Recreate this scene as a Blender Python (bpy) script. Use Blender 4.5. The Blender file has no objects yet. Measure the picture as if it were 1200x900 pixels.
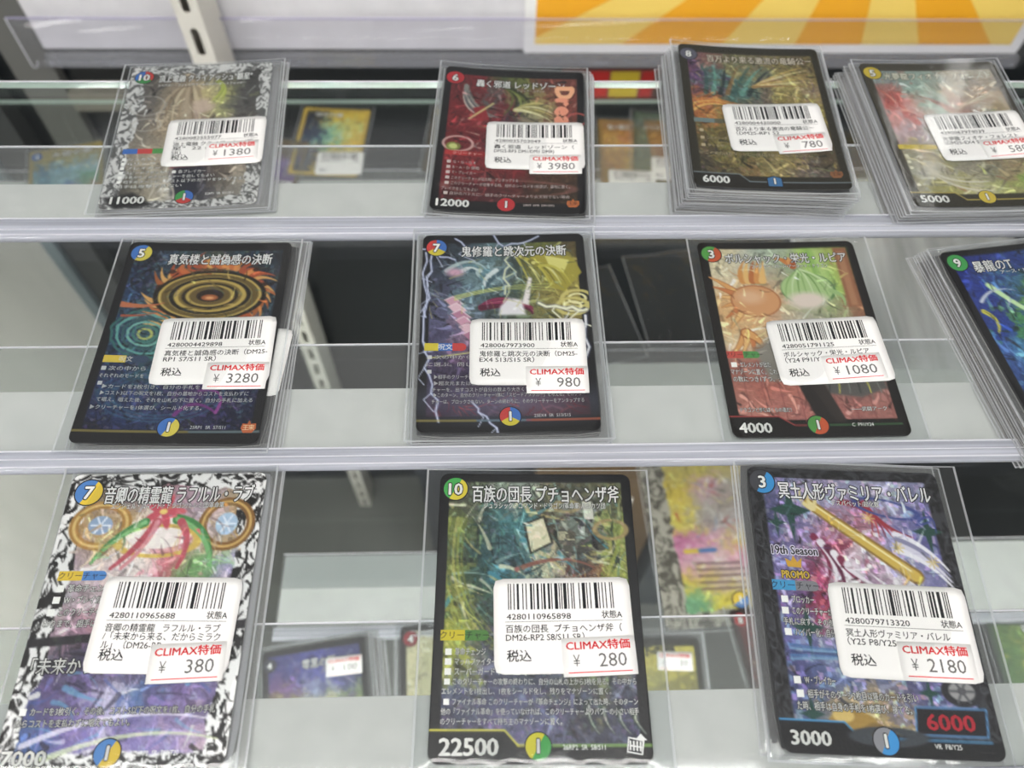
import bpy, math, random
import numpy as np
from mathutils import Matrix, Vector

# ------------------------------------------------------------------ camera, light, exposure
S = bpy.context.scene
COL = S.collection
MM = 0.001
CAM_Z = 1450.0                       # camera height, mm
F, PITCH, ROLL, YAW = 935.535, 1.02991, 0.0349421, 0.0524993

S.view_settings.view_transform = 'Standard'
S.view_settings.look = 'None'
S.view_settings.gamma = 1.0
S.view_settings.use_curve_mapping = False
S.view_settings.exposure = 0.0
S.cycles.use_denoising = True
S.cycles.transparent_max_bounces = 40
S.cycles.max_bounces = 10
S.cycles.sample_clamp_indirect = 4.0
S.cycles.caustics_reflective = False
S.cycles.caustics_refractive = False

cd = bpy.data.cameras.new('camera')
cam = bpy.data.objects.new('camera', cd)
COL.objects.link(cam)
S.camera = cam
cw, sw = math.cos(YAW), math.sin(YAW)
cp, sp = math.cos(PITCH), math.sin(PITCH)
cr, sr = math.cos(ROLL), math.sin(ROLL)
r0 = Vector((cw, -sw, 0)); fw = Vector((sw*cp, cw*cp, -sp)); u0 = Vector((sw*sp, cw*sp, cp))
rt = cr*r0 + sr*u0; up = -sr*r0 + cr*u0
M = Matrix.Identity(4)
for i in range(3):
    M[i][0], M[i][1], M[i][2] = rt[i], up[i], -fw[i]
M[2][3] = CAM_Z*MM
cam.matrix_world = M
cd.sensor_width = 36.0
cd.lens = F/1200*36.0
cd.clip_start = 0.01
cd.dof.use_dof = True
cd.dof.focus_distance = 0.272
cd.dof.aperture_fstop = 11.0

W = bpy.data.worlds.new('World'); S.world = W
W.use_nodes = True
W.node_tree.nodes['Background'].inputs[0].default_value = (0.95, 0.97, 1.0, 1)
W.node_tree.nodes['Background'].inputs[1].default_value = 0.42
LAMP = 36.0
FILL_STRIP = 85.0
FILL_STRIP_LOW = 260.0

# ------------------------------------------------------------------ helpers
def lin(c):
    c = np.asarray(c, float)
    return np.where(c <= 0.04045, c/12.92, ((np.clip(c, 0, None)+0.055)/1.055)**2.4)

def hx(h):
    return np.array([int(h[i:i+2], 16)/255 for i in (0, 2, 4)])

def lc(h):
    return tuple(lin(hx(h))) + (1.0,)

def newmat(name):
    m = bpy.data.materials.new(name); m.use_nodes = True
    nt = m.node_tree
    for n in list(nt.nodes): nt.nodes.remove(n)
    out = nt.nodes.new('ShaderNodeOutputMaterial')
    return m, nt, out

def plain(name, h, rough=0.6, metal=0.0, spec=0.4, noise=0.0, nscale=60.0, stretch=None, bump=0.0):
    m, nt, out = newmat(name)
    b = nt.nodes.new('ShaderNodeBsdfPrincipled')
    b.inputs['Roughness'].default_value = rough
    b.inputs['Metallic'].default_value = metal
    b.inputs['Specular IOR Level'].default_value = spec
    c = lc(h)
    if noise or bump:
        tc = nt.nodes.new('ShaderNodeTexCoord'); mp = nt.nodes.new('ShaderNodeMapping')
        nt.links.new(tc.outputs['Object'], mp.inputs[0])
        if stretch: mp.inputs['Scale'].default_value = stretch
        n = nt.nodes.new('ShaderNodeTexNoise'); n.inputs['Scale'].default_value = nscale
        n.inputs['Detail'].default_value = 4
        nt.links.new(mp.outputs[0], n.inputs['Vector'])
        r = nt.nodes.new('ShaderNodeValToRGB')
        r.color_ramp.elements[0].position = 0.3; r.color_ramp.elements[1].position = 0.7
        r.color_ramp.elements[0].color = tuple(x*(1-noise) for x in c[:3])+(1,)
        r.color_ramp.elements[1].color = tuple(min(1, x*(1+noise)) for x in c[:3])+(1,)
        nt.links.new(n.outputs[0], r.inputs[0]); nt.links.new(r.outputs[0], b.inputs['Base Color'])
        if bump:
            bp = nt.nodes.new('ShaderNodeBump'); bp.inputs['Strength'].default_value = bump
            bp.inputs['Distance'].default_value = 0.001
            nt.links.new(n.outputs[0], bp.inputs['Height']); nt.links.new(bp.outputs[0], b.inputs['Normal'])
    else:
        b.inputs['Base Color'].default_value = c
    nt.links.new(b.outputs[0], out.inputs[0])
    return m

def clear(name, tint='ffffff', ior=1.45, rough=0.03, haze=0.0, hazecol='ffffff', bump=0.0, bscale=30.0, streak=None, gloss=1.0):
    """thin clear sheet: straight-through light plus a Fresnel mirror and a little milkiness"""
    m, nt, out = newmat(name)
    t = nt.nodes.new('ShaderNodeBsdfTransparent'); t.inputs[0].default_value = lc(tint)
    g = nt.nodes.new('ShaderNodeBsdfGlossy'); g.inputs['Roughness'].default_value = rough
    fr = nt.nodes.new('ShaderNodeFresnel')
    ge = nt.nodes.new('ShaderNodeNewGeometry'); mrf = nt.nodes.new('ShaderNodeMapRange')
    mrf.inputs[3].default_value = ior; mrf.inputs[4].default_value = 1.0/ior     # same reflectance on both faces of a thin sheet
    nt.links.new(ge.outputs['Backfacing'], mrf.inputs[0]); nt.links.new(mrf.outputs[0], fr.inputs[0])
    mx = nt.nodes.new('ShaderNodeMixShader')
    base = t.outputs[0]
    tc = nt.nodes.new('ShaderNodeTexCoord')
    if haze:
        d = nt.nodes.new('ShaderNodeBsdfDiffuse'); d.inputs[0].default_value = lc(hazecol)
        tl = nt.nodes.new('ShaderNodeBsdfTranslucent'); tl.inputs[0].default_value = lc(hazecol)
        dm = nt.nodes.new('ShaderNodeMixShader'); dm.inputs[0].default_value = 0.35
        nt.links.new(d.outputs[0], dm.inputs[1]); nt.links.new(tl.outputs[0], dm.inputs[2])
        hm = nt.nodes.new('ShaderNodeMixShader'); hm.inputs[0].default_value = haze
        if streak:
            mp = nt.nodes.new('ShaderNodeMapping'); mp.inputs['Scale'].default_value = streak
            nt.links.new(tc.outputs['Object'], mp.inputs[0])
            n = nt.nodes.new('ShaderNodeTexNoise'); n.inputs['Scale'].default_value = 1.0; n.inputs['Detail'].default_value = 3
            nt.links.new(mp.outputs[0], n.inputs['Vector'])
            mr = nt.nodes.new('ShaderNodeMapRange')
            mr.inputs[1].default_value = 0.35; mr.inputs[2].default_value = 0.65
            mr.inputs[3].default_value = haze*0.72; mr.inputs[4].default_value = min(1, haze*1.25)
            nt.links.new(n.outputs[0], mr.inputs[0]); nt.links.new(mr.outputs[0], hm.inputs[0])
        nt.links.new(t.outputs[0], hm.inputs[1]); nt.links.new(dm.outputs[0], hm.inputs[2])
        base = hm.outputs[0]
    if gloss != 1.0:
        ml = nt.nodes.new('ShaderNodeMath'); ml.operation = 'MULTIPLY'; ml.inputs[1].default_value = gloss
        nt.links.new(fr.outputs[0], ml.inputs[0]); fac = ml.outputs[0]
    else:
        fac = fr.outputs[0]
    if bump:
        n2 = nt.nodes.new('ShaderNodeTexNoise'); n2.inputs['Scale'].default_value = bscale; n2.inputs['Detail'].default_value = 2
        nt.links.new(tc.outputs['Object'], n2.inputs['Vector'])
        bp = nt.nodes.new('ShaderNodeBump'); bp.inputs['Strength'].default_value = bump; bp.inputs['Distance'].default_value = 0.002
        nt.links.new(n2.outputs[0], bp.inputs['Height'])
        nt.links.new(bp.outputs[0], g.inputs['Normal'])
    nt.links.new(fac, mx.inputs[0]); nt.links.new(base, mx.inputs[1]); nt.links.new(g.outputs[0], mx.inputs[2])
    nt.links.new(mx.outputs[0], out.inputs[0])
    return m

def emit(name, col, s):
    m, nt, out = newmat(name)
    e = nt.nodes.new('ShaderNodeEmission'); e.inputs[0].default_value = col; e.inputs[1].default_value = s
    nt.links.new(e.outputs[0], out.inputs[0])
    return m

def printed(name, rough=0.4, metal=0.12):
    m, nt, out = newmat(name)
    b = nt.nodes.new('ShaderNodeBsdfPrincipled'); a = nt.nodes.new('ShaderNodeAttribute'); a.attribute_name = 'ink'
    b.inputs['Roughness'].default_value = rough; b.inputs['Metallic'].default_value = metal
    b.inputs['Specular IOR Level'].default_value = 0.3
    tc = nt.nodes.new('ShaderNodeTexCoord'); v = nt.nodes.new('ShaderNodeTexVoronoi'); v.inputs['Scale'].default_value = 900
    nt.links.new(tc.outputs['Object'], v.inputs['Vector'])
    bp = nt.nodes.new('ShaderNodeBump'); bp.inputs['Strength'].default_value = 0.12; bp.inputs['Distance'].default_value = 0.0004
    nt.links.new(v.outputs['Distance'], bp.inputs['Height']); nt.links.new(bp.outputs[0], b.inputs['Normal'])
    nt.links.new(a.outputs['Color'], b.inputs['Base Color']); nt.links.new(b.outputs[0], out.inputs[0])
    return m

MC = {}
def ink(h, rough=0.55):
    k = (h, rough)
    if k not in MC: MC[k] = plain('ink_'+h, h, rough, spec=0.25)
    return MC[k]

def setp(o, label=None, cat=None, group=None, kind=None):
    if label: o['label'] = label
    if cat: o['category'] = cat
    if group: o['group'] = group
    if kind: o['kind'] = kind
    return o

def empty(name, x, y, z, rot=0.0, label=None, cat=None, group=None):
    """x, y, z in mm, z measured from the camera height"""
    o = bpy.data.objects.new(name, None); COL.objects.link(o)
    o.empty_display_size = 0.01
    o.location = (x*MM, y*MM, (z+CAM_Z)*MM); o.rotation_euler = (0, 0, math.radians(rot))
    return setp(o, label, cat, group)

class MB:
    """collects polygons (mm) and links them as ONE mesh object"""
    def __init__(s): s.v = []; s.f = []; s.m = []; s.mats = []; s.sm = []
    def mi(s, mat):
        if mat not in s.mats: s.mats.append(mat)
        return s.mats.index(mat)
    def add(s, verts, faces, mat, smooth=False):
        b = len(s.v); k = s.mi(mat)
        s.v.extend([tuple(map(float, q)) for q in verts])
        for f in faces: s.f.append([int(i)+b for i in f]); s.m.append(k); s.sm.append(smooth)
    def poly(s, pts, mat, z=0.0):
        s.add([(p[0], p[1], z) for p in pts], [list(range(len(pts)))], mat)
    def box(s, a, b, mat):
        x0, y0, z0 = a; x1, y1, z1 = b
        s.add([(x0,y0,z0),(x1,y0,z0),(x1,y1,z0),(x0,y1,z0),(x0,y0,z1),(x1,y0,z1),(x1,y1,z1),(x0,y1,z1)],
              [(3,2,1,0),(4,5,6,7),(0,1,5,4),(1,2,6,5),(2,3,7,6),(3,0,4,7)], mat)
    def prism_x(s, prof, x0, x1, mat, smooth=False):
        n = len(prof)
        v = [(x0, p[0], p[1]) for p in prof]+[(x1, p[0], p[1]) for p in prof]
        f = [(i, (i+1) % n, (i+1) % n+n, i+n) for i in range(n)]
        s.add(v, f, mat, smooth)
        s.add(v, [list(range(n))[::-1], list(range(n, 2*n))], mat)
    def build(s, name, parent=None, warp=None, loc=None):
        me = bpy.data.meshes.new(name)
        v = np.array(s.v, float)
        if warp is not None and len(v): v[:, 2] += warp(v[:, 0], v[:, 1])
        me.from_pydata((v*MM).tolist(), [], s.f)
        for m in s.mats: me.materials.append(m)
        if s.f:
            me.polygons.foreach_set('material_index', s.m)
            me.polygons.foreach_set('use_smooth', s.sm)
        me.update()
        o = bpy.data.objects.new(name, me); COL.objects.link(o)
        if parent: o.parent = parent
        if loc: o.location = (loc[0]*MM, loc[1]*MM, (loc[2]+CAM_Z)*MM)
        return o

# ------------------------------------------------------------------ lettering
_tc = bpy.data.curves.new('lettering', 'FONT')
_to = bpy.data.objects.new('lettering', _tc); COL.objects.link(_to)
def glyphs(body, bold=0.0, shear=0.0, res=2):
    _tc.body = body; _tc.offset = bold; _tc.shear = shear; _tc.resolution_u = res; _tc.size = 1.0
    dg = bpy.context.evaluated_depsgraph_get(); dg.update()
    me = bpy.data.meshes.new_from_object(_to.evaluated_get(dg))
    v = np.array([q.co[:] for q in me.vertices]).reshape(-1, 3); f = [list(p.vertices) for p in me.polygons]
    bpy.data.meshes.remove(me)
    return v, f

def text(mb, body, x, y, size, mat, z=0.0, w=None, h=None, align='l', bold=0.0, shear=0.0, rot=0.0, outline=None, omat=None):
    """left/centre/right of the lettering at x, its vertical middle at y; size = capital height; w = exact width"""
    v, f = glyphs(body, 0.0, shear)
    if not len(v): return
    lo, hi = v[:, :2].min(0), v[:, :2].max(0)
    ky = (h/(hi[1]-lo[1])) if h else size/0.73
    kx = (w/(hi[0]-lo[0])) if w else ky
    a = math.radians(rot); ca, sa = math.cos(a), math.sin(a); wd = (hi[0]-lo[0])*kx
    x0 = {'l': 0.0, 'c': wd/2, 'r': wd}[align]
    X = (v[:, 0]-lo[0])*kx-x0
    Y = (v[:, 1]-(lo[1]+hi[1])/2)*ky if h else (v[:, 1]-0.36)*ky
    def put(dx, dy, dz, m_):
        P = np.stack([x+ca*(X+dx)-sa*(Y+dy), y+sa*(X+dx)+ca*(Y+dy), np.full(len(X), z+dz)], 1)
        mb.add(P, f, m_)
    if outline:
        r = (outline+bold)*ky*1.1
        for k in range(8 if outline > .04 else 4):
            t = math.pi*2*k/(8 if outline > .04 else 4)+.4; put(r*math.cos(t), r*math.sin(t), -0.012, omat)
    put(0, 0, 0, mat)
    if bold > 0.005:
        r = bold*ky
        for dx, dy in ((r, 0), (-r, 0), (0, r*.7), (0, -r*.7)): put(dx, dy, 0, mat)

def circle(cx, cy, r, n=32, a0=0.0, a1=360.0, ry=None):
    ry = ry or r
    return [(cx+r*math.cos(math.radians(a0+(a1-a0)*i/n)), cy+ry*math.sin(math.radians(a0+(a1-a0)*i/n))) for i in range(n if a1-a0 >= 360 else n+1)]

def rrect(cx, cy, w, h, r, n=6):
    p = []
    for (sx, sy, a) in ((1, 1, 0), (-1, 1, 90), (-1, -1, 180), (1, -1, 270)):
        for i in range(n+1):
            t = math.radians(a+90*i/n)
            p.append((cx+sx*(w/2-r)+r*math.cos(t), cy+sy*(h/2-r)+r*math.sin(t)))
    return p

# ------------------------------------------------------------------ printed artwork, painted on a grid of points
def vnoise(x, y, seed):
    xi = np.floor(x).astype(np.int64); yi = np.floor(y).astype(np.int64)
    fx = x-xi; fy = y-yi; fx = fx*fx*(3-2*fx); fy = fy*fy*(3-2*fy)
    def h(a, b):
        n = (a*374761393+b*668265263+seed*1442695041) & 0xffffffff
        n = ((n ^ (n >> 13))*1274126177) & 0xffffffff
        return ((n ^ (n >> 16)) & 0xffff)/65535.0
    return (h(xi, yi)*(1-fx)+h(xi+1, yi)*fx)*(1-fy)+(h(xi, yi+1)*(1-fx)+h(xi+1, yi+1)*fx)*fy

def fbm(x, y, seed, o=4):
    s = 0; a = 0.5; t = 0
    for i in range(o):
        s = s+a*vnoise(x*2**i, y*2**i, seed+i*17); t += a; a *= 0.5
    return s/t

class Art:
    def __init__(s, nx, ny, w=63.0, h=88.0, seed=1):
        s.w, s.h, s.seed = w, h, seed
        u, v = np.meshgrid(np.linspace(0, 1, nx), np.linspace(0, 1, ny))
        s.u, s.v = u, v; s.X = u*w; s.Y = v*h            # Y runs down
        s.img = np.zeros((ny, nx, 3)); s.px = w/nx
        s.rng = random.Random(seed)
    def mix(s, mask, col):
        c = hx(col) if isinstance(col, str) else col
        m = np.clip(mask, 0, 1)[..., None]
        s.img = s.img*(1-m)+c*m
    def aa(s, d, soft=None):                                # d = signed distance, negative inside
        k = soft or s.px
        return np.clip(0.5-d/k, 0, 1)
    def rect(s, u0, v0, u1, v1, col, soft=None):
        d = np.maximum(np.maximum(u0*s.w-s.X, s.X-u1*s.w), np.maximum(v0*s.h-s.Y, s.Y-v1*s.h))
        s.mix(s.aa(d, soft), col)
    def inside(s, u0, v0, u1, v1, soft=None):
        d = np.maximum(np.maximum(u0*s.w-s.X, s.X-u1*s.w), np.maximum(v0*s.h-s.Y, s.Y-v1*s.h))
        return s.aa(d, soft)
    def ell(s, cu, cv, ru, rv, col, rot=0, soft=None, a=1.0):
        x = s.X-cu*s.w; y = s.Y-cv*s.h; t = math.radians(rot); c, k = math.cos(t), math.sin(t)
        x, y = c*x+k*y, -k*x+c*y
        rx, ry = ru*s.w, rv*s.w
        q = np.sqrt((x/rx)**2+(y/ry)**2)
        s.mix(s.aa((q-1)*min(rx, ry), soft)*a, col)
    def ring(s, cu, cv, ru, rv, wd, col, rot=0, a=1.0, wob=0.0):
        x = s.X-cu*s.w; y = s.Y-cv*s.h; t = math.radians(rot); c, k = math.cos(t), math.sin(t)
        x, y = c*x+k*y, -k*x+c*y
        rx, ry = ru*s.w, rv*s.w
        q = np.sqrt((x/rx)**2+(y/ry)**2)
        if wob: q = q+wob*(fbm(s.X*0.35, s.Y*0.35, s.seed+5)-0.5)
        s.mix(s.aa(np.abs(q-1)*min(rx, ry)-wd/2)*a, col)
    def poly(s, pts, col, a=1.0, soft=None):
        P = [(p[0]*s.w, p[1]*s.h) for p in pts]
        d = np.full(s.X.shape, 1e9); ins = np.zeros(s.X.shape, bool)
        for i in range(len(P)):
            (x0, y0), (x1, y1) = P[i], P[(i+1) % len(P)]
            ex, ey = x1-x0, y1-y0
            t = np.clip(((s.X-x0)*ex+(s.Y-y0)*ey)/(ex*ex+ey*ey+1e-9), 0, 1)
            d = np.minimum(d, np.hypot(s.X-x0-t*ex, s.Y-y0-t*ey))
            if y0 != y1:
                ins ^= ((s.Y >= min(y0, y1)) & (s.Y < max(y0, y1)) & (s.X < x0+(s.Y-y0)*ex/(y1-y0)))
        s.mix(s.aa(np.where(ins, -d, d), soft)*a, col)
    def line(s, pts, w0, col, w1=None, a=1.0, clip=None):
        w1 = w0 if w1 is None else w1
        P = [(p[0]*s.w, p[1]*s.h) for p in pts]; n = len(P)-1
        xs = [p[0] for p in P]; ys = [p[1] for p in P]; r = max(w0, w1)+1
        js = np.where((s.X[0] > min(xs)-r) & (s.X[0] < max(xs)+r))[0]; is_ = np.where((s.Y[:, 0] > min(ys)-r) & (s.Y[:, 0] < max(ys)+r))[0]
        if not len(js) or not len(is_): return
        sl = (slice(is_[0], is_[-1]+1), slice(js[0], js[-1]+1)); X, Y = s.X[sl], s.Y[sl]
        m = np.zeros(X.shape)
        for i in range(n):
            (x0, y0), (x1, y1) = P[i], P[i+1]; ex, ey = x1-x0, y1-y0
            t = np.clip(((X-x0)*ex+(Y-y0)*ey)/(ex*ex+ey*ey+1e-9), 0, 1)
            wd = w0+(w1-w0)*(i+t)/n
            m = np.maximum(m, s.aa(np.hypot(X-x0-t*ex, Y-y0-t*ey)-wd/2))
        m = m*a
        if clip is not None: m = m*clip[sl]
        c = hx(col) if isinstance(col, str) else col
        s.img[sl] = s.img[sl]*(1-m[..., None])+c*m[..., None]
    def curve(s, p0, p1, p2, w0, col, w1=None, a=1.0, n=10, clip=None):
        q = [((1-t)**2*p0[0]+2*t*(1-t)*p1[0]+t*t*p2[0], (1-t)**2*p0[1]+2*t*(1-t)*p1[1]+t*t*p2[1]) for t in [i/n for i in range(n+1)]]
        s.line(q, w0, col, w1, a, clip)
    def grid(s, rows, u0=0.05, v0=0.05, u1=0.95, v1=0.95, warp=9.0, sc=0.09, mask=None, contrast=0.55, hard=0.5):
        """a loose patchwork of colours, pushed about by noise like brushwork"""
        G = np.array([[hx(c) for c in r.split()] for r in rows]); nr, nc = G.shape[:2]
        wx = (fbm(s.X*sc, s.Y*sc, s.seed)-0.5)*warp*2; wy = (fbm(s.X*sc+31, s.Y*sc+7, s.seed+3)-0.5)*warp*2
        gx = np.clip(((s.X+wx)/s.w-u0)/(u1-u0)*nc-0.5, 0, nc-1); gy = np.clip(((s.Y+wy)/s.h-v0)/(v1-v0)*nr-0.5, 0, nr-1)
        def bil(gx, gy):
            x0 = np.floor(gx).astype(int); y0 = np.floor(gy).astype(int); x1 = np.minimum(x0+1, nc-1); y1 = np.minimum(y0+1, nr-1)
            fx = (gx-x0)[..., None]; fy = (gy-y0)[..., None]
            return (G[y0, x0]*(1-fx)+G[y0, x1]*fx)*(1-fy)+(G[y1, x0]*(1-fx)+G[y1, x1]*fx)*fy
        soft = bil(gx, gy)
        hx2 = np.clip(np.rint(gx+(fbm(s.X*0.28, s.Y*0.28, s.seed+9)-0.5)*2.4), 0, nc-1).astype(int)
        hy2 = np.clip(np.rint(gy+(fbm(s.X*0.28+9, s.Y*0.28, s.seed+12)-0.5)*2.4), 0, nr-1).astype(int)
        c = soft*(1-hard)+G[hy2, hx2]*hard
        q = fbm(s.X*0.22+wx*0.2, s.Y*0.22+wy*0.2, s.seed+21)
        rid = np.abs(np.sin(q*24))
        c = c*(1-contrast*0.22+contrast*0.4*(rid-.35))[..., None]
        g2 = fbm(s.X*1.1, s.Y*1.1, s.seed+33, 2)
        c = np.clip(c*(0.92+0.18*g2)[..., None], 0, 1)
        m = s.inside(u0, v0, u1, v1) if mask is None else mask
        s.img = s.img*(1-m[..., None])+c*m[..., None]
        s.paint(int(400*(s.X.size/31500)**.5), m, (2.5, 9), (.3, 1.8))
    def strokes(s, n, box, pal, ln=(5, 14), wd=(0.3, 1.3), a=0.8, seed=0, clip=None, flow=0.05):
        r = random.Random(s.seed*31+seed)
        for i in range(n):
            u = r.uniform(box[0], box[2]); v = r.uniform(box[1], box[3]); L = r.uniform(*ln)
            th = float(fbm(np.array([u*s.w*flow]), np.array([v*s.h*flow]), s.seed+seed+70, 2)[0])*12+r.uniform(-.4, .4)
            k = r.uniform(-1.2, 1.2)
            p0 = (u, v); p1 = (u+L*.5*math.cos(th)/s.w, v+L*.5*math.sin(th)/s.h)
            p2 = (p1[0]+L*.5*math.cos(th+k)/s.w, p1[1]+L*.5*math.sin(th+k)/s.h)
            s.curve(p0, p1, p2, r.uniform(*wd), r.choice(pal), 0.08, a*r.uniform(.6, 1), 6, clip)
    def paint(s, n, mask=None, ln=(3, 11), wd=(.5, 2.4), seed=0, dark=.35):
        """loose brush strokes picked from the colours already there, lighter and darker"""
        r = random.Random(s.seed*7+seed); ny, nx = s.X.shape
        base = s.img.copy()
        for i in range(n):
            u, v = r.random(), r.random(); j, k = int(v*(ny-1)), int(u*(nx-1))
            if mask is not None and mask[j, k] < .5: continue
            c = base[j, k]; q = r.random()
            if q < dark: c = c*(r.uniform(.3, .6) if c.mean() < .42 else r.uniform(.6, .82))
            elif q < .72: c = np.clip(c*r.uniform(1.15, 1.7)+.06, 0, 1)
            else:
                c2 = base[min(ny-1, max(0, j+r.randint(-14, 14))), min(nx-1, max(0, k+r.randint(-14, 14)))]; c = np.clip(c2*r.uniform(.8, 1.4), 0, 1)
            L = r.uniform(*ln); th = float(fbm(np.array([u*s.w*.06]), np.array([v*s.h*.06]), s.seed+200, 2)[0])*14+r.choice((0, 0, 1.3)); b = r.uniform(-1.1, 1.1)
            p1 = (u+L*.5*math.cos(th)/s.w, v+L*.5*math.sin(th)/s.h); p2 = (p1[0]+L*.5*math.cos(th+b)/s.w, p1[1]+L*.5*math.sin(th+b)/s.h)
            s.curve((u, v), p1, p2, r.uniform(*wd), c, .1, r.uniform(.6, .95), 5, mask)
    def sparkle(s, amt, scale=1.0, seed=0, mask=None):
        """flecks of hologram foil, each with its own fixed hue"""
        cx = np.floor(s.X*scale+fbm(s.X*.7, s.Y*.7, 5)*1.5); cy = np.floor(s.Y*scale+fbm(s.X*.7+4, s.Y*.7, 8)*1.5)
        r = vnoise(cx*1.0+.001, cy+.001, s.seed+seed+90)
        hue = vnoise(cx+500.001, cy+.001, s.seed+seed+91)*6.283
        c = 0.62+0.28*np.stack([np.cos(hue), np.cos(hue-2.1), np.cos(hue+2.1)], -1)
        m = amt*np.clip((r-0.55)*2.4, 0, 1)
        if mask is not None: m = m*mask
        s.img = np.clip(s.img+(c*0.55+0.1)*m[..., None], 0, 1)
    def filigree(s, mask, a='f2f2f2', b='1a1a1a', k=34.0, sc=0.13):
        b_ = b
        wq = 5*(fbm(s.X*.2, s.Y*.2, s.seed+44, 2)-.5); q = fbm((s.X+wq)*sc, (s.Y-wq)*sc*.7, s.seed+40, 2)+0.05*fbm(s.X*.7, s.Y*.7, s.seed+41, 2)
        t = np.clip((np.sin(q*k)+0.15)*2.2+.5, 0, 1)
        c = hx(b)*(1-t[..., None])+hx(a)*t[..., None]
        m = np.clip(mask, 0, 1)[..., None]
        s.img = s.img*(1-m)+c*m
        r = random.Random(s.seed+5)
        for i in range(520):
            e = r.randint(0, 3); d = abs(r.gauss(0, .07)); q = r.random()
            u, v = ((d, q), (1-d, q), (q, d*.72), (q, 1-d*.72))[e]
            if (u < .5 and False): continue
            th = (1.57 if e < 2 else 0)+r.uniform(-.9, .9); L = r.uniform(3, 8); b = r.uniform(-1.6, 1.6)
            p1 = (u+L*.5*math.cos(th)/s.w, v+L*.5*math.sin(th)/s.h); p2 = (p1[0]+L*.45*math.cos(th+b)/s.w, p1[1]+L*.45*math.sin(th+b)/s.h)
            s.curve((u, v), p1, p2, r.uniform(.5, 1.3), a if i % 2 else b_, .15, .95, 6)

def frame_mask(A, l=3.0, t=3.0, r=3.0, b=3.0, wob=0.0):
    n = (fbm(A.X*.16, A.Y*.16, A.seed+60)-.5)*wob if wob else 0
    d = np.minimum(np.minimum(A.X-l, A.w-r-A.X), np.minimum(A.Y-t, A.h-b-A.Y))+n
    return A.aa(-d, 0.5)

# ------------------------------------------------------------------ materials
M_white = plain('label_paper', 'efedea', 0.5, spec=0.4)
M_black = ink('16161a'); M_red = ink('d8242c'); M_grey = ink('62605f'); M_pt = ink('f2f2ee')
M_edge = plain('card_edge', 'b9b7b2', 0.6)
M_back = plain('card_back', '2a3350', 0.5)
M_edgeblk = plain('card_edge_dark', '3a3a3c', 0.5)
M_sleeve = clear('clear_sleeve', 'fafbfb', 1.42, 0.07, haze=0.015, bump=0.08, bscale=55, gloss=0.8)
M_seam = clear('sleeve_seam', 'f0f2f4', 1.45, 0.12, haze=0.42, hazecol='f4f6f8')
M_sleeve_stack = clear('stacked_sleeve', 'f4f4f4', 1.42, 0.1, haze=0.10, gloss=0.8)
M_foil = printed('foil_print', 0.34, 0.16)
M_print = printed('card_print', 0.45, 0.04)
M_pet = clear('clear_plastic_sheet', 'f6f8f8', 1.47, 0.05, haze=0.05, bump=0.05, bscale=12)
M_fold = clear('clear_plastic_fold', 'eef0f6', 1.5, 0.12, haze=0.62, hazecol='e6e8f2', streak=(7.0, 420.0, 420.0))  # streaky white haze paints the light refracted in the fold
M_ridge = clear('clear_plastic_ridge', 'f4f4ff', 1.5, 0.1, haze=0.85, hazecol='fbfbff')  # near-white haze paints the light gathered in cut edges
M_holder = clear('sign_holder_sheet', 'fbfbfd', 1.45, 0.06, haze=0.03, gloss=0.45)
M_channel = clear('sign_holder_channel', 'eef0f4', 1.45, 0.1, haze=0.2, gloss=0.6)
M_rim = clear('clear_plastic_edge', 'd8d4f0', 1.5, 0.1, haze=0.6, hazecol='d8d2ee')
M_paper = plain('white_paper', 'd6d5d1', 0.75, spec=0.3, noise=0.05, nscale=90, bump=0.15)
M_glass = clear('shelf_glass', 'fafbfa', 1.5, 0.0)
M_glassedge = clear('shelf_glass_edge', 'c8e8d8', 1.5, 0.1, haze=0.9, hazecol='e6fbf0')
M_glasstint = clear('shelf_glass_lower', 'f6f8f7', 1.5, 0.02)

# ------------------------------------------------------------------ the case and the room
SH, LOW = -246.2, -520.0             # tops of the two glass shelves, from camera height

def struct(name, mb, **k):
    o = mb.build(name, **k); o['kind'] = 'structure'; return o

m = MB(); m.box((-3000, -2500, -1460), (3000, 3500, -1450), plain('floor_tile', '6a6a68', 0.35, noise=0.08, nscale=3)); struct('floor', m, loc=(0, 0, 0))
m = MB(); m.box((-3000, -2500, 1350), (3000, 3500, 1360), plain('ceiling_tile', '8e8e8e', 0.8, noise=0.05, nscale=2)); struct('ceiling', m, loc=(0, 0, 0))
m = MB(); m.box((-530, 660, -1450), (760, 675, -285), plain('dark_panel', '1b1e20', 0.3, noise=0.2, nscale=6)); struct('wall_back', m, loc=(0, 0, 0))
m = MB(); m.box((-535, -60, -1450), (-520, 660, -545), plain('side_panel', 'e2dfd8', 0.6, noise=0.05, nscale=8, stretch=(1, 6, 1))); struct('wall_left', m, loc=(0, 0, 0))
m = MB(); m.box((745, -60, -1450), (760, 660, -545), plain('side_panel_dark', '2a2c2e', 0.4)); struct('wall_right', m, loc=(0, 0, 0))
m = MB(); m.box((-520, 628, -1450), (-506, 660, -285), plain('post_aluminium', '7f8a90', 0.35, metal=0.5)); struct('trim_1', m, loc=(0, 0, 0))
m = MB(); m.box((-506, 636, -1450), (-470, 660, -285), plain('post_dark', '3c3d3e', 0.5)); struct('trim_2', m, loc=(0, 0, 0))
m = MB(); m.box((-446, 648, -700), (-406, 660, -285), plain('post_grey', '63635f', 0.5)); struct('trim_3', m, loc=(0, 0, 0))

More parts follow.
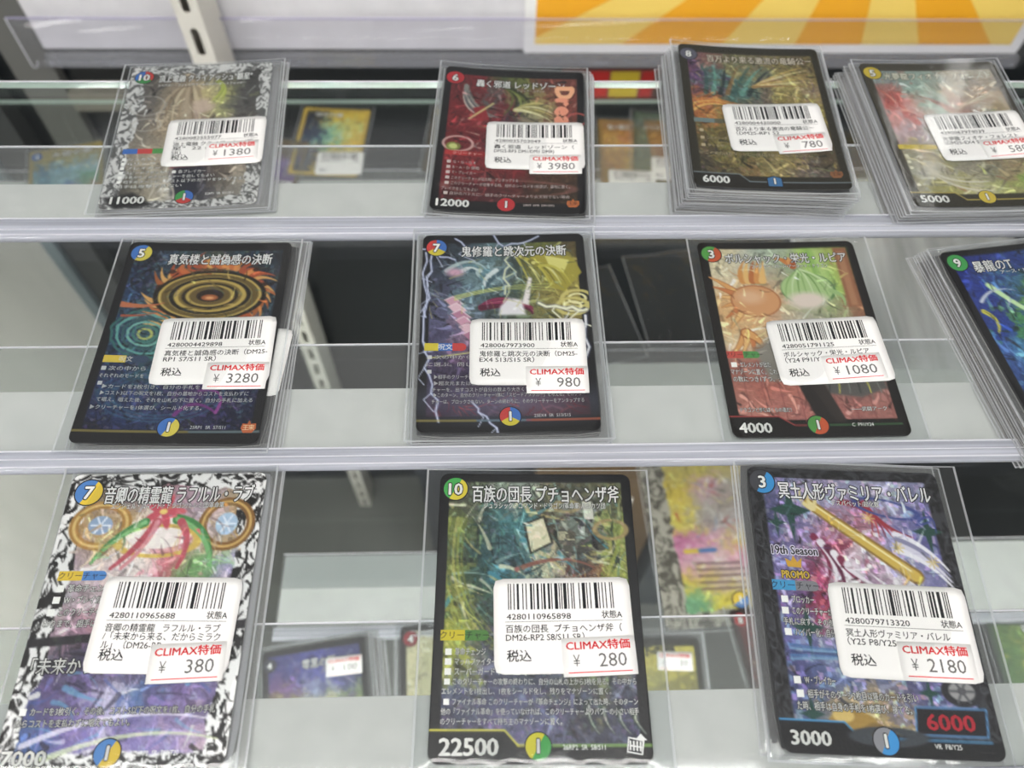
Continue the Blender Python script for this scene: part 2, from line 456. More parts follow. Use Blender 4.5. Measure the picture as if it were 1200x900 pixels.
def glass_shelf(x0, x1, y0, y1, ztop, th, mat, label):
    o = empty('glass_shelf', (x0+x1)/2, (y0+y1)/2, ztop-th, 0, label, 'shelf')
    hw, hd = (x1-x0)/2, (y1-y0)/2
    b = MB(); b.add([(-hw,-hd,0),(hw,-hd,0),(hw,hd,0),(-hw,hd,0),(-hw,-hd,th),(hw,-hd,th),(hw,hd,th),(-hw,hd,th)], [(3,2,1,0),(4,5,6,7)], mat)
    b.build('pane', o)
    e = MB(); e.add([(-hw,-hd,0),(hw,-hd,0),(hw,hd,0),(-hw,hd,0),(-hw,-hd,th),(hw,-hd,th),(hw,hd,th),(-hw,hd,th)], [(0,1,5,4),(1,2,6,5),(2,3,7,6),(3,0,4,7)], M_glassedge)
    if ztop == SH: e.box((-hw, hd-0.9, th-0.05), (hw, hd+0.05, th+0.05), M_ridge)
    eo = e.build('polished_edge', o); eo['label'] = 'bright greenish polished glass edge'
    return o
glass_shelf(-505, 744, -60, 312.3, SH, 4.0, M_glass, 'clear glass shelf under the three main rows of cards')
glass_shelf(-505, 744, -60, 632, LOW, 4.0, M_glasstint, 'lower glass shelf seen through the clear shelf, cards lying on it')

def rail(yf, z, x0, x1, label, group, fold=9.0, paper=24.0, sheet=42.0, rear=False):
    """a flat clear plastic rail: rounded front fold, white paper insert, sheet running on behind it"""
    o = empty('display_rail', (x0+x1)/2, yf, z, 0, label, 'display rail', group)
    hw = (x1-x0)/2
    b = MB()
    prof = [(0.9, 0.1)]+[(2.0-2.0*math.cos(t), 2.0+1.9*math.sin(t)) for t in [math.radians(a) for a in range(-60, 91, 15)]]+[(fold-1.0, 3.6), (fold-0.2, 1.9), (fold-0.2, 0.1)]
    b.prism_x(prof, -hw, hw, M_fold, True)
    b.build('front_fold', o)
    r = MB()
    for (ya, zz, wd) in ((1.3, 3.95, 0.5), (4.2, 3.97, 0.35), (fold-1.6, 3.8, 0.55)):
        r.box((-hw, ya, zz-0.25), (hw, ya+wd, zz), M_ridge)
    r.build('fold_ridge', o)
    q = MB(); q.box((-hw+1, fold, 0.25), (hw-1, fold+paper, 0.75), M_paper); po = q.build('paper_insert', o); po['label'] = 'white paper insert'
    if rear:
        q = MB(); q.box((-hw+1, fold+paper+.3, 0.2), (hw-1, fold+sheet-1, 0.7), plain('grey_paper', 'a6a9a8', 0.75)); po = q.build('rear_insert', o); po['label'] = 'grey paper insert behind the white one'
    c = MB(); c.box((-hw, fold, 0.85), (hw, fold+sheet, 1.45), M_pet); c.build('clear_sheet', o)
    e = MB(); e.box((-hw, fold+sheet-0.15, 0.8), (hw, fold+sheet+0.35, 1.5), M_ridge); e.build('sheet_edge', o)
    return o
G_R = 'clear rails on the upper glass shelf'
rail(SH and 214.5, SH, -330, 420, 'clear display rail with white insert under the back row of cards', G_R, fold=11.5, paper=20.3)
rail(113.6, SH, -300, 380, 'clear display rail with white insert under the middle row of cards', G_R, fold=8.8, paper=23.5)
rail(11.5, SH, -270, 330, 'clear display rail with white insert under the front row of cards', G_R, fold=8.8, paper=21.9, sheet=43)
G_L = 'clear rails on the lower glass shelf'
rail(123.0, LOW, -139, 30, 'lower clear rail with white insert behind the 100 yen card stack', G_L, fold=9.0, paper=25.0, sheet=48, rear=True)
rail(126.0, LOW, 262, 470, 'lower clear rail with white insert behind the green foil card at right edge', G_L, fold=8.0, paper=48.0, sheet=50)
rail(291.0, LOW, 40, 470, 'lower clear rail seen at the back edge of the middle window', G_L, fold=8.0, paper=30.0, sheet=42)
rail(487.0, LOW, -440, 460, 'lower clear rail under the far row of cards', G_L, fold=8.0, paper=30.0, sheet=42)

# slotted shelf upright
M_up = plain('upright_enamel', 'd6d2c8', 0.4, spec=0.5)
o = empty('slotted_upright', -243.2, 598.5, -1450, 0, 'white slotted steel upright standing behind the top left card', 'shelf upright')
b = MB()
H = 1750.0; step = 40.0; zs = []
zz = 1450-456.4-0.5*step-step*18
b2 = MB()
# front face built as strips around the slots
hw = 10.3; slw = 3.4; slh = 26.0
first = (1450-433.0) % step
z0 = 0.0; k = first
while k < H-30:
    a, c_ = k-slh/2, k+slh/2
    if a > z0:
        b.box((-hw, 0, z0), (hw, 1.6, a), M_up)
    b.box((-hw, 0, a), (-slw, 1.6, c_), M_up); b.box((slw, 0, a), (hw, 1.6, c_), M_up)
    # rounded slot ends
    for sgn, zc in ((1, c_), (-1, a)):
        for sd in (-1, 1):
            pts = [(sd*slw, zc)]+[(sd*slw*math.cos(math.radians(t)), zc-sgn*slw+sgn*slw*math.sin(math.radians(t))) for t in (0, 18, 36, 54, 72, 90)]
            pts.append((0, zc))
            b.add([(p[0], 0.0, p[1]) for p in pts], [list(range(len(pts))) if sd*sgn > 0 else list(range(len(pts)))[::-1]], M_up)
    z0 = c_; k += step
b.box((-hw, 0, z0), (hw, 1.6, H), M_up)
b.build('slotted_face', o)
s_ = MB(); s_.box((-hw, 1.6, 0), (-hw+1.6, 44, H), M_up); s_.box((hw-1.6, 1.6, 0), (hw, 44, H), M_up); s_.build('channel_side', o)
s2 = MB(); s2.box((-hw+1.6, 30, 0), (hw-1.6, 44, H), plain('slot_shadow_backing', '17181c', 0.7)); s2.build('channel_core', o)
o = empty('shelf_bracket', -340, 640, -540, 0, 'grey metal bar at the rear of the lower shelf, behind the leftmost far card', 'bracket')
b = MB(); b.box((-62, 0, 0), (62, 20, 20), plain('bracket_metal', '8d887e', 0.35, metal=0.3)); b.build('bar', o)

# sign holder with white paper on the back panel, yellow poster on it
o = empty('sign_holder', 165, 650, -492, 0, 'clear plastic sign holder with rounded bottom fold on the back panel', 'sign holder')
b = MB()
prof = [(0.0, 10.0), (-12.0, 18.0), (-12.0, 54.0), (-12.7, 54.0), (-12.7, 17.6)]
n = 12
outer = [(-6.3-6.4*math.sin(math.radians(t)), 8.0-8.0*math.cos(math.radians(t))) for t in range(-60, 91, 15)]
prof = outer+[(-12.7, 54.0), (-12.0, 54.0)]+[(-6.3-5.7*math.sin(math.radians(t)), 8.0-7.3*math.cos(math.radians(t))) for t in range(90, -61, -15)]
b.prism_x(prof, -582, 340, M_holder, True); b.build('clear_fold', o)
e = MB(); e.box((-582, -12.8, 53.7), (340, -11.8, 54.7), M_rim); eo = e.build('top_edge', o); eo['label'] = 'violet-tinted top edge'
e = MB(); e.prism_x([(p[0]*1.0, p[1]) for p in prof], -583, -582.2, M_ridge); e.build('cut_end', o)
f = MB(); f.box((-570, -9.5, 2.0), (338, -0.5, 12.5), M_channel); f.build('fold_channel', o)
o = empty('backing_paper', 165, 651, -477, 0, 'white paper sheet standing in the clear holder behind the upright', 'paper')
b = MB(); b.box((-571, -1.4, 0), (338, 0.2, 185), plain('backing_sheet', 'dcdadc', 0.7, noise=0.05, nscale=40, bump=0.1)); b.build('sheet', o)
o = empty('poster', 34, 646.8, -478.4, 0, 'yellow sunburst poster with white border above the top row of cards', 'poster')
b = MB(); b.box((0, -0.4, 0), (466, 0.6, 186), plain('poster_paper', 'f4f3f0', 0.45)); b.build('sheet', o)
ra = MB(); ya = plain('poster_yellow', 'f7c73c', 0.4); yb = plain('poster_orange', 'f2ae2a', 0.4); yc = plain('poster_pale', 'f8d66e', 0.4)
px0, px1, pz0, pz1 = 10.0, 456.0, 9.4, 176.0
ra.add([(px0,-0.5,pz0),(px1,-0.5,pz0),(px1,-0.5,pz1),(px0,-0.5,pz1)], [(0,1,2,3)], ya)
cx_, cz_ = 281.0, 175.9
bt = [-330, -120, 0, 90.3, 183.5, 251.6, 314.4, 368.5, 437.5, 520]
def clipx(pts):
    out = pts
    for lim, sg in ((px0, 1), (px1, -1)):
        res = []
        for i in range(len(out)):
            a, c = out[i], out[(i+1) % len(out)]
            ia, ic = sg*(a[0]-lim) >= 0, sg*(c[0]-lim) >= 0
            if ia: res.append(a)
            if ia != ic:
                t = (lim-a[0])/(c[0]-a[0]); res.append((lim, a[1]+t*(c[1]-a[1])))
        out = res
        if not out: break
    return out
for i in range(len(bt)-1):
    q = clipx([(cx_, cz_), (bt[i], pz0), (bt[i+1], pz0)])
    if len(q) > 2: ra.add([(p[0], -0.56, p[1]) for p in q], [list(range(len(q)))], yc if i % 2 == 0 else yb)
ro = ra.build('sunburst_print', o)
# a coloured leaflet low on the back panel
o = empty('leaflet', 132, 652, -535, 0, 'dim red and yellow leaflet on the dark panel above the far gold card', 'leaflet')
b = MB(); b.box((-60, 0, 0), (60, 1, 34), plain('leaflet_paper', '6a3a34', 0.5)); b.build('sheet', o)
b = MB()
for (x0, x1, c) in ((-58, -34, '7a6a66'), (-32, -14, 'a02824'), (-12, 16, 'b09a2e'), (18, 30, '9a2a26'), (32, 58, '4a3a34')):
    b.add([(x0,-0.3,2),(x1,-0.3,2),(x1,-0.3,32),(x0,-0.3,32)], [(0,1,2,3)], ink(c))
b.build('colour_blocks', o)

# LED tube lamps under the shop ceiling
M_tube = emit('led_tube', (1.0, 0.98, 0.95, 1), LAMP)
M_tube_far = emit('led_tube_far', (1.0, 0.98, 0.95, 1), 6.0)
M_house = plain('lamp_housing', 'd8d8d8', 0.5)
def lamp(x, y, z, ang, ln, label):
    o = empty('ceiling_lamp', x, y, z, ang, label, 'ceiling lamp', 'ceiling tube lamps')
    h = MB(); h.box((-ln/2, -45, 0), (ln/2, 45, 45), M_house); h.build('housing', o)
    t = MB()
    for yy in (-18, 18): t.prism_x([(yy+15*math.cos(math.radians(a)), -14+15*math.sin(math.radians(a))) for a in range(0, 360, 30)], -ln/2+20, ln/2-20, M_tube_far if y > 1500 else M_tube, True)
    t.build('tube', o)
for (x, y, a, w) in ((-700, -500, 62, 'behind the viewer, left'), (500, -700, 62, 'behind the viewer, right'), (-1500, -900, 62, 'over the left aisle'), (-1700, -2000, 62, 'far behind the viewer, left'), (-400, -2200, 62, 'far behind the viewer'), (-200, 120, 0, 'right above the case'),
                  (1480, 2050, 62, 'over the far right aisle'), (1900, 300, 62, 'over the right aisle'), (-300, 2700, 62, 'far beyond the case')):
    lamp(x, y, 1300, a, 1000 if y > 2000 else 1500, 'white LED tube lamp on the ceiling '+w)

# ------------------------------------------------------------------ sleeved cards
T = 0.32                              # card thickness, mm
def round_corners(x, y, w, h, r):
    ax, ay = np.abs(x), np.abs(y); cx, cy = w/2-r, h/2-r
    dx, dy = ax-cx, ay-cy; d = np.hypot(np.maximum(dx, 1e-9), np.maximum(dy, 1e-9))
    k = (dx > 0) & (dy > 0) & (d > r)
    s = np.where(k, r/np.maximum(d, 1e-9), 1)
    return np.where(k, np.sign(x)*(cx+dx*s), x), np.where(k, np.sign(y)*(cy+dy*s), y)

def slab(w, h, r, nx, ny, z0, z1, mtop, mside, mback, warp=None, colors=None, name='card', parent=None, place=None):
    u, v = np.meshgrid(np.linspace(0, 1, nx), np.linspace(0, 1, ny))
    x, y = round_corners((u-.5)*w, (.5-v)*h, w, h, r)
    idx = np.arange(nx*ny).reshape(ny, nx)
    per = np.concatenate([idx[0, :-1], idx[:-1, -1], idx[-1, :0:-1], idx[:0:-1, 0]])
    X = x.ravel(); Y = y.ravel()
    if place:
        px, py, pr = place; a = math.radians(pr); X, Y = px+math.cos(a)*X-math.sin(a)*Y, py+math.sin(a)*X+math.cos(a)*Y
    top = np.stack([X, Y, np.full(nx*ny, z1)], 1)
    bot = top.copy(); bot[:, 2] = z0
    n = len(per); V = np.concatenate([top, bot])
    if warp is not None: V[:, 2] += warp(V[:, 0], V[:, 1])
    a, b, c, d = idx[:-1, :-1].ravel(), idx[1:, :-1].ravel(), idx[1:, 1:].ravel(), idx[:-1, 1:].ravel()
    quads = np.stack([a, b, c, d], 1)
    j = np.arange(n); side = np.stack([per[j], per[(j+1) % n], nx*ny+per[(j+1) % n], nx*ny+per[j]], 1)
    q = np.concatenate([quads, side, quads[:, ::-1]+nx*ny])
    me = bpy.data.meshes.new(name)
    nf = len(q)
    me.vertices.add(len(V)); me.vertices.foreach_set('co', (V*MM).astype(np.float32).ravel())
    loops = q.ravel().astype(np.int32)
    me.loops.add(len(loops)); me.loops.foreach_set('vertex_index', loops)
    me.polygons.add(nf)
    me.polygons.foreach_set('loop_start', (np.arange(len(q))*4).astype(np.int32))
    me.polygons.foreach_set('loop_total', np.full(len(q), 4).astype(np.int32))
    for mt in (mtop, mside, mback): me.materials.append(mt)
    me.polygons.foreach_set('material_index', np.concatenate([np.zeros(len(quads)), np.ones(len(side)), np.full(len(quads), 2)]).astype(np.int32))
    me.polygons.foreach_set('use_smooth', np.concatenate([np.ones(len(quads)), np.zeros(len(side)+len(quads))]).astype(bool))
    me.update(calc_edges=True); me.validate()
    if colors is not None:
        at = me.attributes.new('ink', 'FLOAT_COLOR', 'POINT')
        c = np.ones((len(V), 4), np.float32); c[:nx*ny, :3] = lin(colors.reshape(-1, 3)); c[nx*ny:, :3] = c[:nx*ny, :3]
        at.data.foreach_set('color', c.ravel())
    o = bpy.data.objects.new(name, me); COL.objects.link(o)
    if parent: o.parent = parent
    return o

def sleeve(parent, mg, warp, seed, w=63.0, h=88.0, zt=T, amp=0.06):
    """clear film envelope round a card; mg = margins left, right, top, bottom"""
    l, r, t, b = mg; nx, ny = 44, 58
    x = np.linspace(-w/2-l, w/2+r, nx); y = np.linspace(h/2+t, -h/2-b, ny)
    X, Y = np.meshgrid(x, y)
    d = np.minimum(np.minimum(X-x[0], x[-1]-X), np.minimum(y[0]-Y, Y-y[-1]))
    out = np.clip(np.maximum(np.abs(X)-w/2, np.abs(Y)-h/2)/2.5, 0, 1)
    n = fbm(X*.11+seed, Y*.07, seed, 3)-.5; n2 = fbm(X*.35, Y*.05+seed, seed+3, 2)-.5
    z = (zt+0.16)*(1-out)+0.12*out + np.abs(n)*amp*2 + out*(n2*0.5+0.12)+np.clip(1-out, 0, 1)*np.abs(n2)*amp
    z = np.where(d < 0.01, 0.12, z)
    mb = MB()
    V = np.stack([X, Y, z], -1).reshape(-1, 3); idx = np.arange(nx*ny).reshape(ny, nx)
    q = np.stack([idx[:-1, :-1].ravel(), idx[1:, :-1].ravel(), idx[1:, 1:].ravel(), idx[:-1, 1:].ravel()], 1)
    mb.add(V, q.tolist(), M_sleeve, True)
    # underside film and welded seams
    mb.add([(x[0], y[0], .02), (x[-1], y[0], .02), (x[-1], y[-1], .02), (x[0], y[-1], .02)], [(3, 2, 1, 0)], M_sleeve)
    for (a, c, e, f) in ((x[0], y[-1], x[0]+.7, y[0]), (x[-1]-.7, y[-1], x[-1], y[0]), (x[0], y[-1], x[-1], y[-1]+.6), (x[0], y[0]-.35, x[-1], y[0])):
        k = 12; vv = []; ff = []
        lng = (f-c) > (e-a)
        for i in range(k+1):
            tt = i/k
            if lng: vv += [(a, c+(f-c)*tt, .2), (e, c+(f-c)*tt, .24)]
            else: vv += [(a+(e-a)*tt, f, .24), (a+(e-a)*tt, c, .2)]
        for i in range(k): ff.append((2*i, 2*i+1, 2*i+3, 2*i+2))
        mb.add(vv, ff, M_seam)
    return mb.build('sleeve', parent, warp)

EL = ('0001101 0011001 0010011 0111101 0100011 0110001 0101111 0111011 0110111 0001011').split()
PAR = 'LLLLLL LLGLGG LLGGLG LLGGGL LGLLGG LGGLLG LGGGLL LGLGLG LGLGGL LGGLGL'.split()
def ean_bars(code):
    R = [''.join('1' if c == '0' else '0' for c in e) for e in EL]; G = [r[::-1] for r in R]
    s = '101'
    for p, d in zip(PAR[int(code[0])], code[1:7]): s += (EL if p == 'L' else G)[int(d)]
    s += '01010'+''.join(R[int(d)] for d in code[7:])+'101'
    runs = []; i = 0
    while i < len(s):
        j = i
        while j < len(s) and s[j] == s[i]: j += 1
        if s[i] == '1': runs.append((i, j))
        i = j
    return runs, len(s)

def price_label(root, warp, zb, pose, code, lines, w=42.0, h=28.5):
    cx, cy, rot = pose
    o = slab(w, h, 2.2, 15, 11, zb, zb+0.12, M_white, M_white, M_white, warp, name='price_label', parent=root, place=pose)
    o['label'] = 'white paper price label'
    a = math.radians(rot); ca, sa = math.cos(a), math.sin(a)
    def wp(x, y): return warp(x, y)
    def tf(mb):
        v = np.array(mb.v); mb.v = np.stack([cx+ca*v[:, 0]-sa*v[:, 1], cy+sa*v[:, 0]+ca*v[:, 1], v[:, 2]], 1).tolist()
        return mb
    z = zb+0.16
    b = MB(); runs, n = ean_bars(code); x0, x1 = -w/2+4.4, w/2-5.2
    for (i, j) in runs: b.poly([(x0+(x1-x0)*i/n, h/2-9.6), (x0+(x1-x0)*j/n, h/2-9.6), (x0+(x1-x0)*j/n, h/2-1.6), (x0+(x1-x0)*i/n, h/2-1.6)], M_black, z)
    tf(b).build('barcode', o, wp)
    t = MB()
    text(t, code, -w/2+3.9, h/2-11.7, 1.8, M_black, z, w=19.5, bold=0.012)
    text(t, '状態A', w/2-9.2, h/2-11.5, 1.85, M_black, z, w=6.2, bold=0.012)
    t.poly([(-w/2+3.4, h/2-13.35), (w/2-3, h/2-13.35), (w/2-3, h/2-13.2), (-w/2+3.4, h/2-13.2)], M_grey, z)
    for k, (s, ww) in enumerate(lines):
        text(t, s, -w/2+3.6, h/2-15.4-k*2.5, 1.9, M_black, z, w=ww, bold=0.012)
    text(t, '税込', -w/2+3.8, -h/2+5.2, 2.7, M_black, z, w=7.2, bold=0.015)
    tf(t).build('label_print', o, wp)
    return o

def discount(root, warp, zb, pose, price, w=22.0, h=11.2, faint=False, head='CLIMAX特価'):
    cx, cy, rot = pose
    o = slab(w, h, 0.25, 7, 5, zb, zb+0.12, M_white, M_white, M_white, warp, name='discount_sticker', parent=root, place=pose)
    o['label'] = 'small white discount sticker with red heading'
    a = math.radians(rot); ca, sa = math.cos(a), math.sin(a); z = zb+0.16
    t = MB()
    if head: text(t, head, -w/2+1.4, h/2-2.3, 2.25, M_red, z, w=w-3.0, bold=0.03)
    text(t, '¥', -w/2+3.2, h/2-6.6, 3.4, M_grey, z, w=2.0)
    n = len(price); text(t, price, w/2-3.0-n*2.9+.5, h/2-6.6, 4.1, M_grey, z, w=n*2.9-.5)
    t.poly([(-w/2+1.6, -h/2+1.0), (w/2-1.6, -h/2+1.0), (w/2-1.6, -h/2+1.3), (-w/2+1.6, -h/2+1.3)], M_red, z)
    v = np.array(t.v); t.v = np.stack([cx+ca*v[:, 0]-sa*v[:, 1], cy+sa*v[:, 0]+ca*v[:, 1], v[:, 2]], 1).tolist()
    t.build('sticker_print', o, lambda x, y: warp(x, y))
    return o

def UV(u, v): return (u-.5)*63.0, (.5-v)*88.0

def badge(root, warp, u, v, r, cols, num, rimc='1c1c1e', numw=None, name='cost_badge', flip=False, square=False, size=None, z=T+0.03, outline='101014'):
    x, y = UV(u, v); b = MB()
    if square:
        b.poly([(x-r, y-r), (x+r, y-r), (x+r, y+r*.6), (x, y+r), (x-r, y+r*.6)], ink(rimc), z)
        r2 = r*.86; b.poly([(x-r2, y-r2), (x+r2, y-r2), (x+r2, y+r2*.6), (x, y+r2), (x-r2, y+r2*.6)], ink(cols[0]), z+.015)
    else:
        b.poly(circle(x, y, r*1.1), ink(rimc), z)
        n = len(cols); a0 = 60 if n == 2 else 90
        for i, c in enumerate(cols):
            if n == 1: b.poly(circle(x, y, r), ink(c), z+.015)
            else: b.poly([(x, y)]+circle(x, y, r, 16, a0+360*i/n, a0+360*(i+1)/n-.001), ink(c), z+.015)
    text(b, num, x, y, size or r*1.05, M_pt, z+.05, align='c', bold=0.03, outline=0.05, omat=ink(outline), rot=180 if flip else 0, w=numw)
    if flip: pass
    return b.build(name, root, warp)

random.seed(4)
def card(name_label, pose, z, art, mat, mg=(2.6, 3.6, 2.6, 2.6), bend=(0.5, 0.3, 0.0), seed=1, group=None, extra=None, spec=None):
    x, y, rot = pose
    o = empty('sleeved_card', x, y, z, rot, name_label, 'trading card', group)
    kx, ky, kt = bend
    warp = lambda X, Y: kx*(np.asarray(X)/31.5)**2+ky*(np.asarray(Y)/44.0)**2+kt*np.asarray(X)*np.asarray(Y)/1386.0
    side = M_edgeblk if spec.get('edge', 'b') == 'b' else M_edge
    c = slab(63, 88, 3.0, art.img.shape[1], art.img.shape[0], 0, T, mat, side, M_back, warp, art.img, 'card', o)
    z1 = T+0.03; wc = spec.get('ink', 'f2f2ee'); wm = ink(wc); oc = ink(spec.get('oink', '121214'))
    if 'title' in spec:
        b = MB(); s, u0, u1, v, cap = spec['title'][:5]; X, Y = UV(u0, v)
        text(b, s, X, Y, cap, ink(spec.get('tink', 'f4f4f2')), z1+.02, w=(u1-u0)*63, bold=0.014, outline=0.045, omat=oc)
        if 'sub' in spec:
            s, u0, u1, v, cap = spec['sub']; X, Y = UV(u0, v); text(b, s, X, Y, cap, wm, z1+.02, w=(u1-u0)*63, bold=0.01, outline=0.04, omat=oc)
        for (s, u0, u1, v, cap) in spec.get('ruby', ()):
            X, Y = UV(u0, v); text(b, s, X, Y, cap, oc, z1+.02, w=(u1-u0)*63)
        b.build('title_lettering', c, warp)
    if spec.get('rules'):
        b = MB()
        for (u, v, s, u1, cap) in spec['rules']:
            X, Y = UV(u, v)
            if s.startswith('■'):
                b.poly([(X, Y-cap*.55), (X+cap*1.1, Y-cap*.55), (X+cap*1.1, Y+cap*.55), (X, Y+cap*.55)], wm, z1+.02); X += cap*1.7; s = s[1:]
            if s: text(b, s, X, Y, cap, wm, z1+.02, w=((u1-.5)*63-X) if u1 else None, bold=0.008, outline=spec.get('rout', 0.03), omat=oc)
        b.build('rules_lettering', c, warp)
    if 'bar' in spec:
        u0, u1, v, hgt, cols, s, tk = spec['bar']; b = MB(); X0, Y = UV(u0, v); X1 = (u1-.5)*63
        n = len(cols)
        for i, cc in enumerate(cols):
            a, e = X0+(X1-X0)*i/n, X0+(X1-X0)*(i+1)/n
            pts = [(a, Y-hgt/2), (e, Y-hgt/2), (e, Y+hgt/2), (a, Y+hgt/2)]
            if i == n-1: pts = [(a, Y-hgt/2)]+circle(e-hgt/2, Y, hgt/2, 8, -90, 90)+[(a, Y+hgt/2)]
            b.poly(pts, ink(cc), z1)
        text(b, s, (X0+X1)/2, Y, hgt*.6, ink(tk), z1+.03, align='c')
        b.build('type_bar', c, warp)
    if 'power' in spec:
        s, u0, u1, v, cap = spec['power']; b = MB(); X, Y = UV(u0, v)
        text(b, s, X, Y, cap, ink('f0f0ec'), z1+.05, w=(u1-u0)*63, bold=0.035, outline=0.04, omat=ink('0e0e10'))
        b.build('power_number', c, warp)
    if 'code' in spec:
        s, u0, u1, v, cap = spec['code']; b = MB(); X, Y = UV(u0, v); text(b, s, X, Y, cap, wm, z1+.03, w=(u1-u0)*63); b.build('collector_code', c, warp)
    if 'cost' in spec: badge(c, warp, *spec['cost'])
    if 'mana' in spec: badge(c, warp, *spec['mana'], name='mana_badge', flip=True, **spec.get('manakw', {}))
    if extra: extra(c, warp, z1)
    sleeve(o, mg, warp, seed)
    zl = T+0.55
    if 'label' in spec:
        p, code, lines = spec['label']; price_label(o, warp, zl, p, code, lines)
    if 'disc' in spec:
        p, price = spec['disc'][:2]; discount(o, warp, zl+0.16, p, price)
    return o

_sm = {}
def under_card(key, w=63.0, h=88.0, mg=(2.6, 3.4, 2.5, 2.5), th=0.5, dark=True):
    if key in _sm: return _sm[key]
    o = slab(w, h, 3.0, 8, 10, 0, th*.8, ink('1c1c20') if dark else ink('b9b9bd'), M_edge, M_back, name='card')
    l, r, t, b = mg; m = MB()
    x0, x1, y0, y1 = -w/2-l, w/2+r, -h/2-b, h/2+t
    ring_o = rrect((x0+x1)/2, (y0+y1)/2, x1-x0, y1-y0, .5, 1); ring_i = rrect(0, 0, w, h, 3.0, 1)
    n = len(ring_o)
    m.add([(p[0], p[1], th*.4) for p in ring_o]+[(p[0], p[1], th*.95) for p in ring_i], [(i, (i+1) % n, (i+1) % n+n, i+n) for i in range(n)]+[list(range(n, 2*n))], M_sleeve_stack)
    for (a, c_, e, f) in ((x0, y0, x0+.6, y1), (x1-.6, y0, x1, y1), (x0, y0, x1, y0+.6), (x0, y1-.4, x1, y1)):
        m.add([(a, c_, th*.45), (e, c_, th*.45), (e, f, th*.45), (a, f, th*.45)], [(0, 1, 2, 3)], M_seam)
    s = m.build('sleeve')
    _sm[key] = [o, s, False]
    return _sm[key]

def stack(pose, ztop, zbase, n, label, group, shear=(0, 0), jit=(0.7, 0.5, 0.8), seed=0, dark=True, with_label=None):
    """n sleeved cards under the top one, every one an object of its own"""
    r = random.Random(seed+77); x, y, rot = pose
    if n <= 0: return
    sp = (ztop-zbase)/n
    protos = under_card(('d' if dark else 'l', round(min(sp, .95), 2)), th=min(sp, .95)*.96, dark=dark)
    for i in range(n):
        k = n-i
        e = empty('sleeved_card', x+shear[0]*k+r.uniform(-1, 1)*jit[0], y+shear[1]*k+r.uniform(-1, 1)*jit[1], zbase+sp*i, rot+r.uniform(-1, 1)*jit[2], label, 'trading card', group)
        for j in (0, 1):
            q = protos[j]
            if not protos[2]: q.parent = e
            else:
                q = q.copy(); COL.objects.link(q); q.parent = e
        protos[2] = True
        if with_label and i == n-1:
            lx, ly, lr = with_label
            pl = slab(42, 28.5, 2.2, 16, 12, sp, sp+.1, M_white, M_white, M_white, name='price_label', parent=e, place=with_label)
BASE = SH+1.5

# ---- painters -----------------------------------------------------------------------------
NX, NY = 150, 210
def base_black(A, rows, l=3.2, t=3.0, r=3.2, b=4.0, edge='17171a', warp=9.0, sc=.09, wob=0, **k):
    A.img[:] = hx(edge)
    A.grid(rows, l/63, t/88, 1-r/63, 1-b/88, warp, sc, frame_mask(A, l, t, r, b, wob), **k)
    return A

def bottom_band(A, line='c8b040', split=.36, v=.93, dark='141416', step=.03, w=0.5):
    A.poly([(0, v-step), (split-.06, v-step), (split, v), (1, v), (1, 1), (0, 1)], dark)
    A.line([(0.0, v-step), (split-.06, v-step), (split, v)], w, line); A.line([(split, v), (1, v)], w, line)

CARDS = []
# front row, centre
A = Art(NX, NY, seed=10)
base_black(A, ['4a4a3a 5a6a4a 8a9a8a 6a6a4a 4a4a3a 5a5a3a', '5a6a30 2a4a4a 3a7a80 4a4030 7a8a80 7a8a3a', '3a4a30 255055 406a70 d8d0a0 3a3a38 9aa040',
  '7a8030 204035 357a90 5a6a60 8a4a38 8a9a30', 'a0a830 3a4a40 2a3a48 35455a 404a40 707a30', '8a9030 4a4a60 404a58 3a4050 4a5560 6a6a50',
  '505878 48486a 4a5070 3a3a50 5a6040 4a4a60', '40405a 584a7a 5a5a80 4a4a6a 303040 3a3a55'], sc=.1, warp=7)
cl = frame_mask(A, 3.2, 3, 3.2, 4)
A.strokes(90, (.05, .1, .95, .5), ['2f8aa0', 'd8d8b0', '16201c', '5a8a80', 'c0b060', '1a2a30', '8ab0a8'], (6, 16), (.4, 1.5), .85, 1, cl)
for k in range(5): A.curve((.06+.02*k, .18), (-.02+.02*k, .45), (.2+.03*k, .62), 1.2, ['98a434', '6a7428', 'b0b048'][k % 3], .3, .7, clip=cl)
for k in range(5): A.curve((.96, .12+.03*k), (.95-.02*k, .3), (.78+.02*k, .44), 1.4, ['98a434', '7a8630', 'b4b850'][k % 3], .3, .7, clip=cl)
A.poly([(.44, .2), (.54, .17), (.58, .27), (.47, .31)], 'd8d2a8'); A.line([(.44, .2), (.54, .17), (.58, .27), (.47, .31), (.44, .2)], .7, '2a2a20')
A.poly([(.74, .11), (.79, .11), (.8, .18), (.75, .18)], 'd0d0c0')
A.curve((.4, .37), (.62, .3), (.78, .36), 1.6, '8a5040', .5); A.ring(.66, .13, .06, .03, 1.0, 'a09060'); A.ring(.88, .22, .08, .05, 1.0, 'a08850')
for k in range(4):
    u = .72+.07*k; A.curve((u, .82+.01*k), (u-.01, .87), (u+.05, .915), 2.6, '2a3434', .2); A.curve((u+.005, .825+.01*k), (u-.005, .87), (u+.045, .91), .7, 'a8b0a0', .1)
A.strokes(70, (.05, .65, .95, .9), ['6a5aa0', '8a90b0', '30304a', '7a8a50', '9aa8c8'], (3, 9), (.2, .7), .6, 2, cl)
A.sparkle(.22, .9, mask=cl); bottom_band(A, 'c8c030', .4, .945, step=.045); A.line([(.55, .945), (1, .945)], .4, '3a8a50')
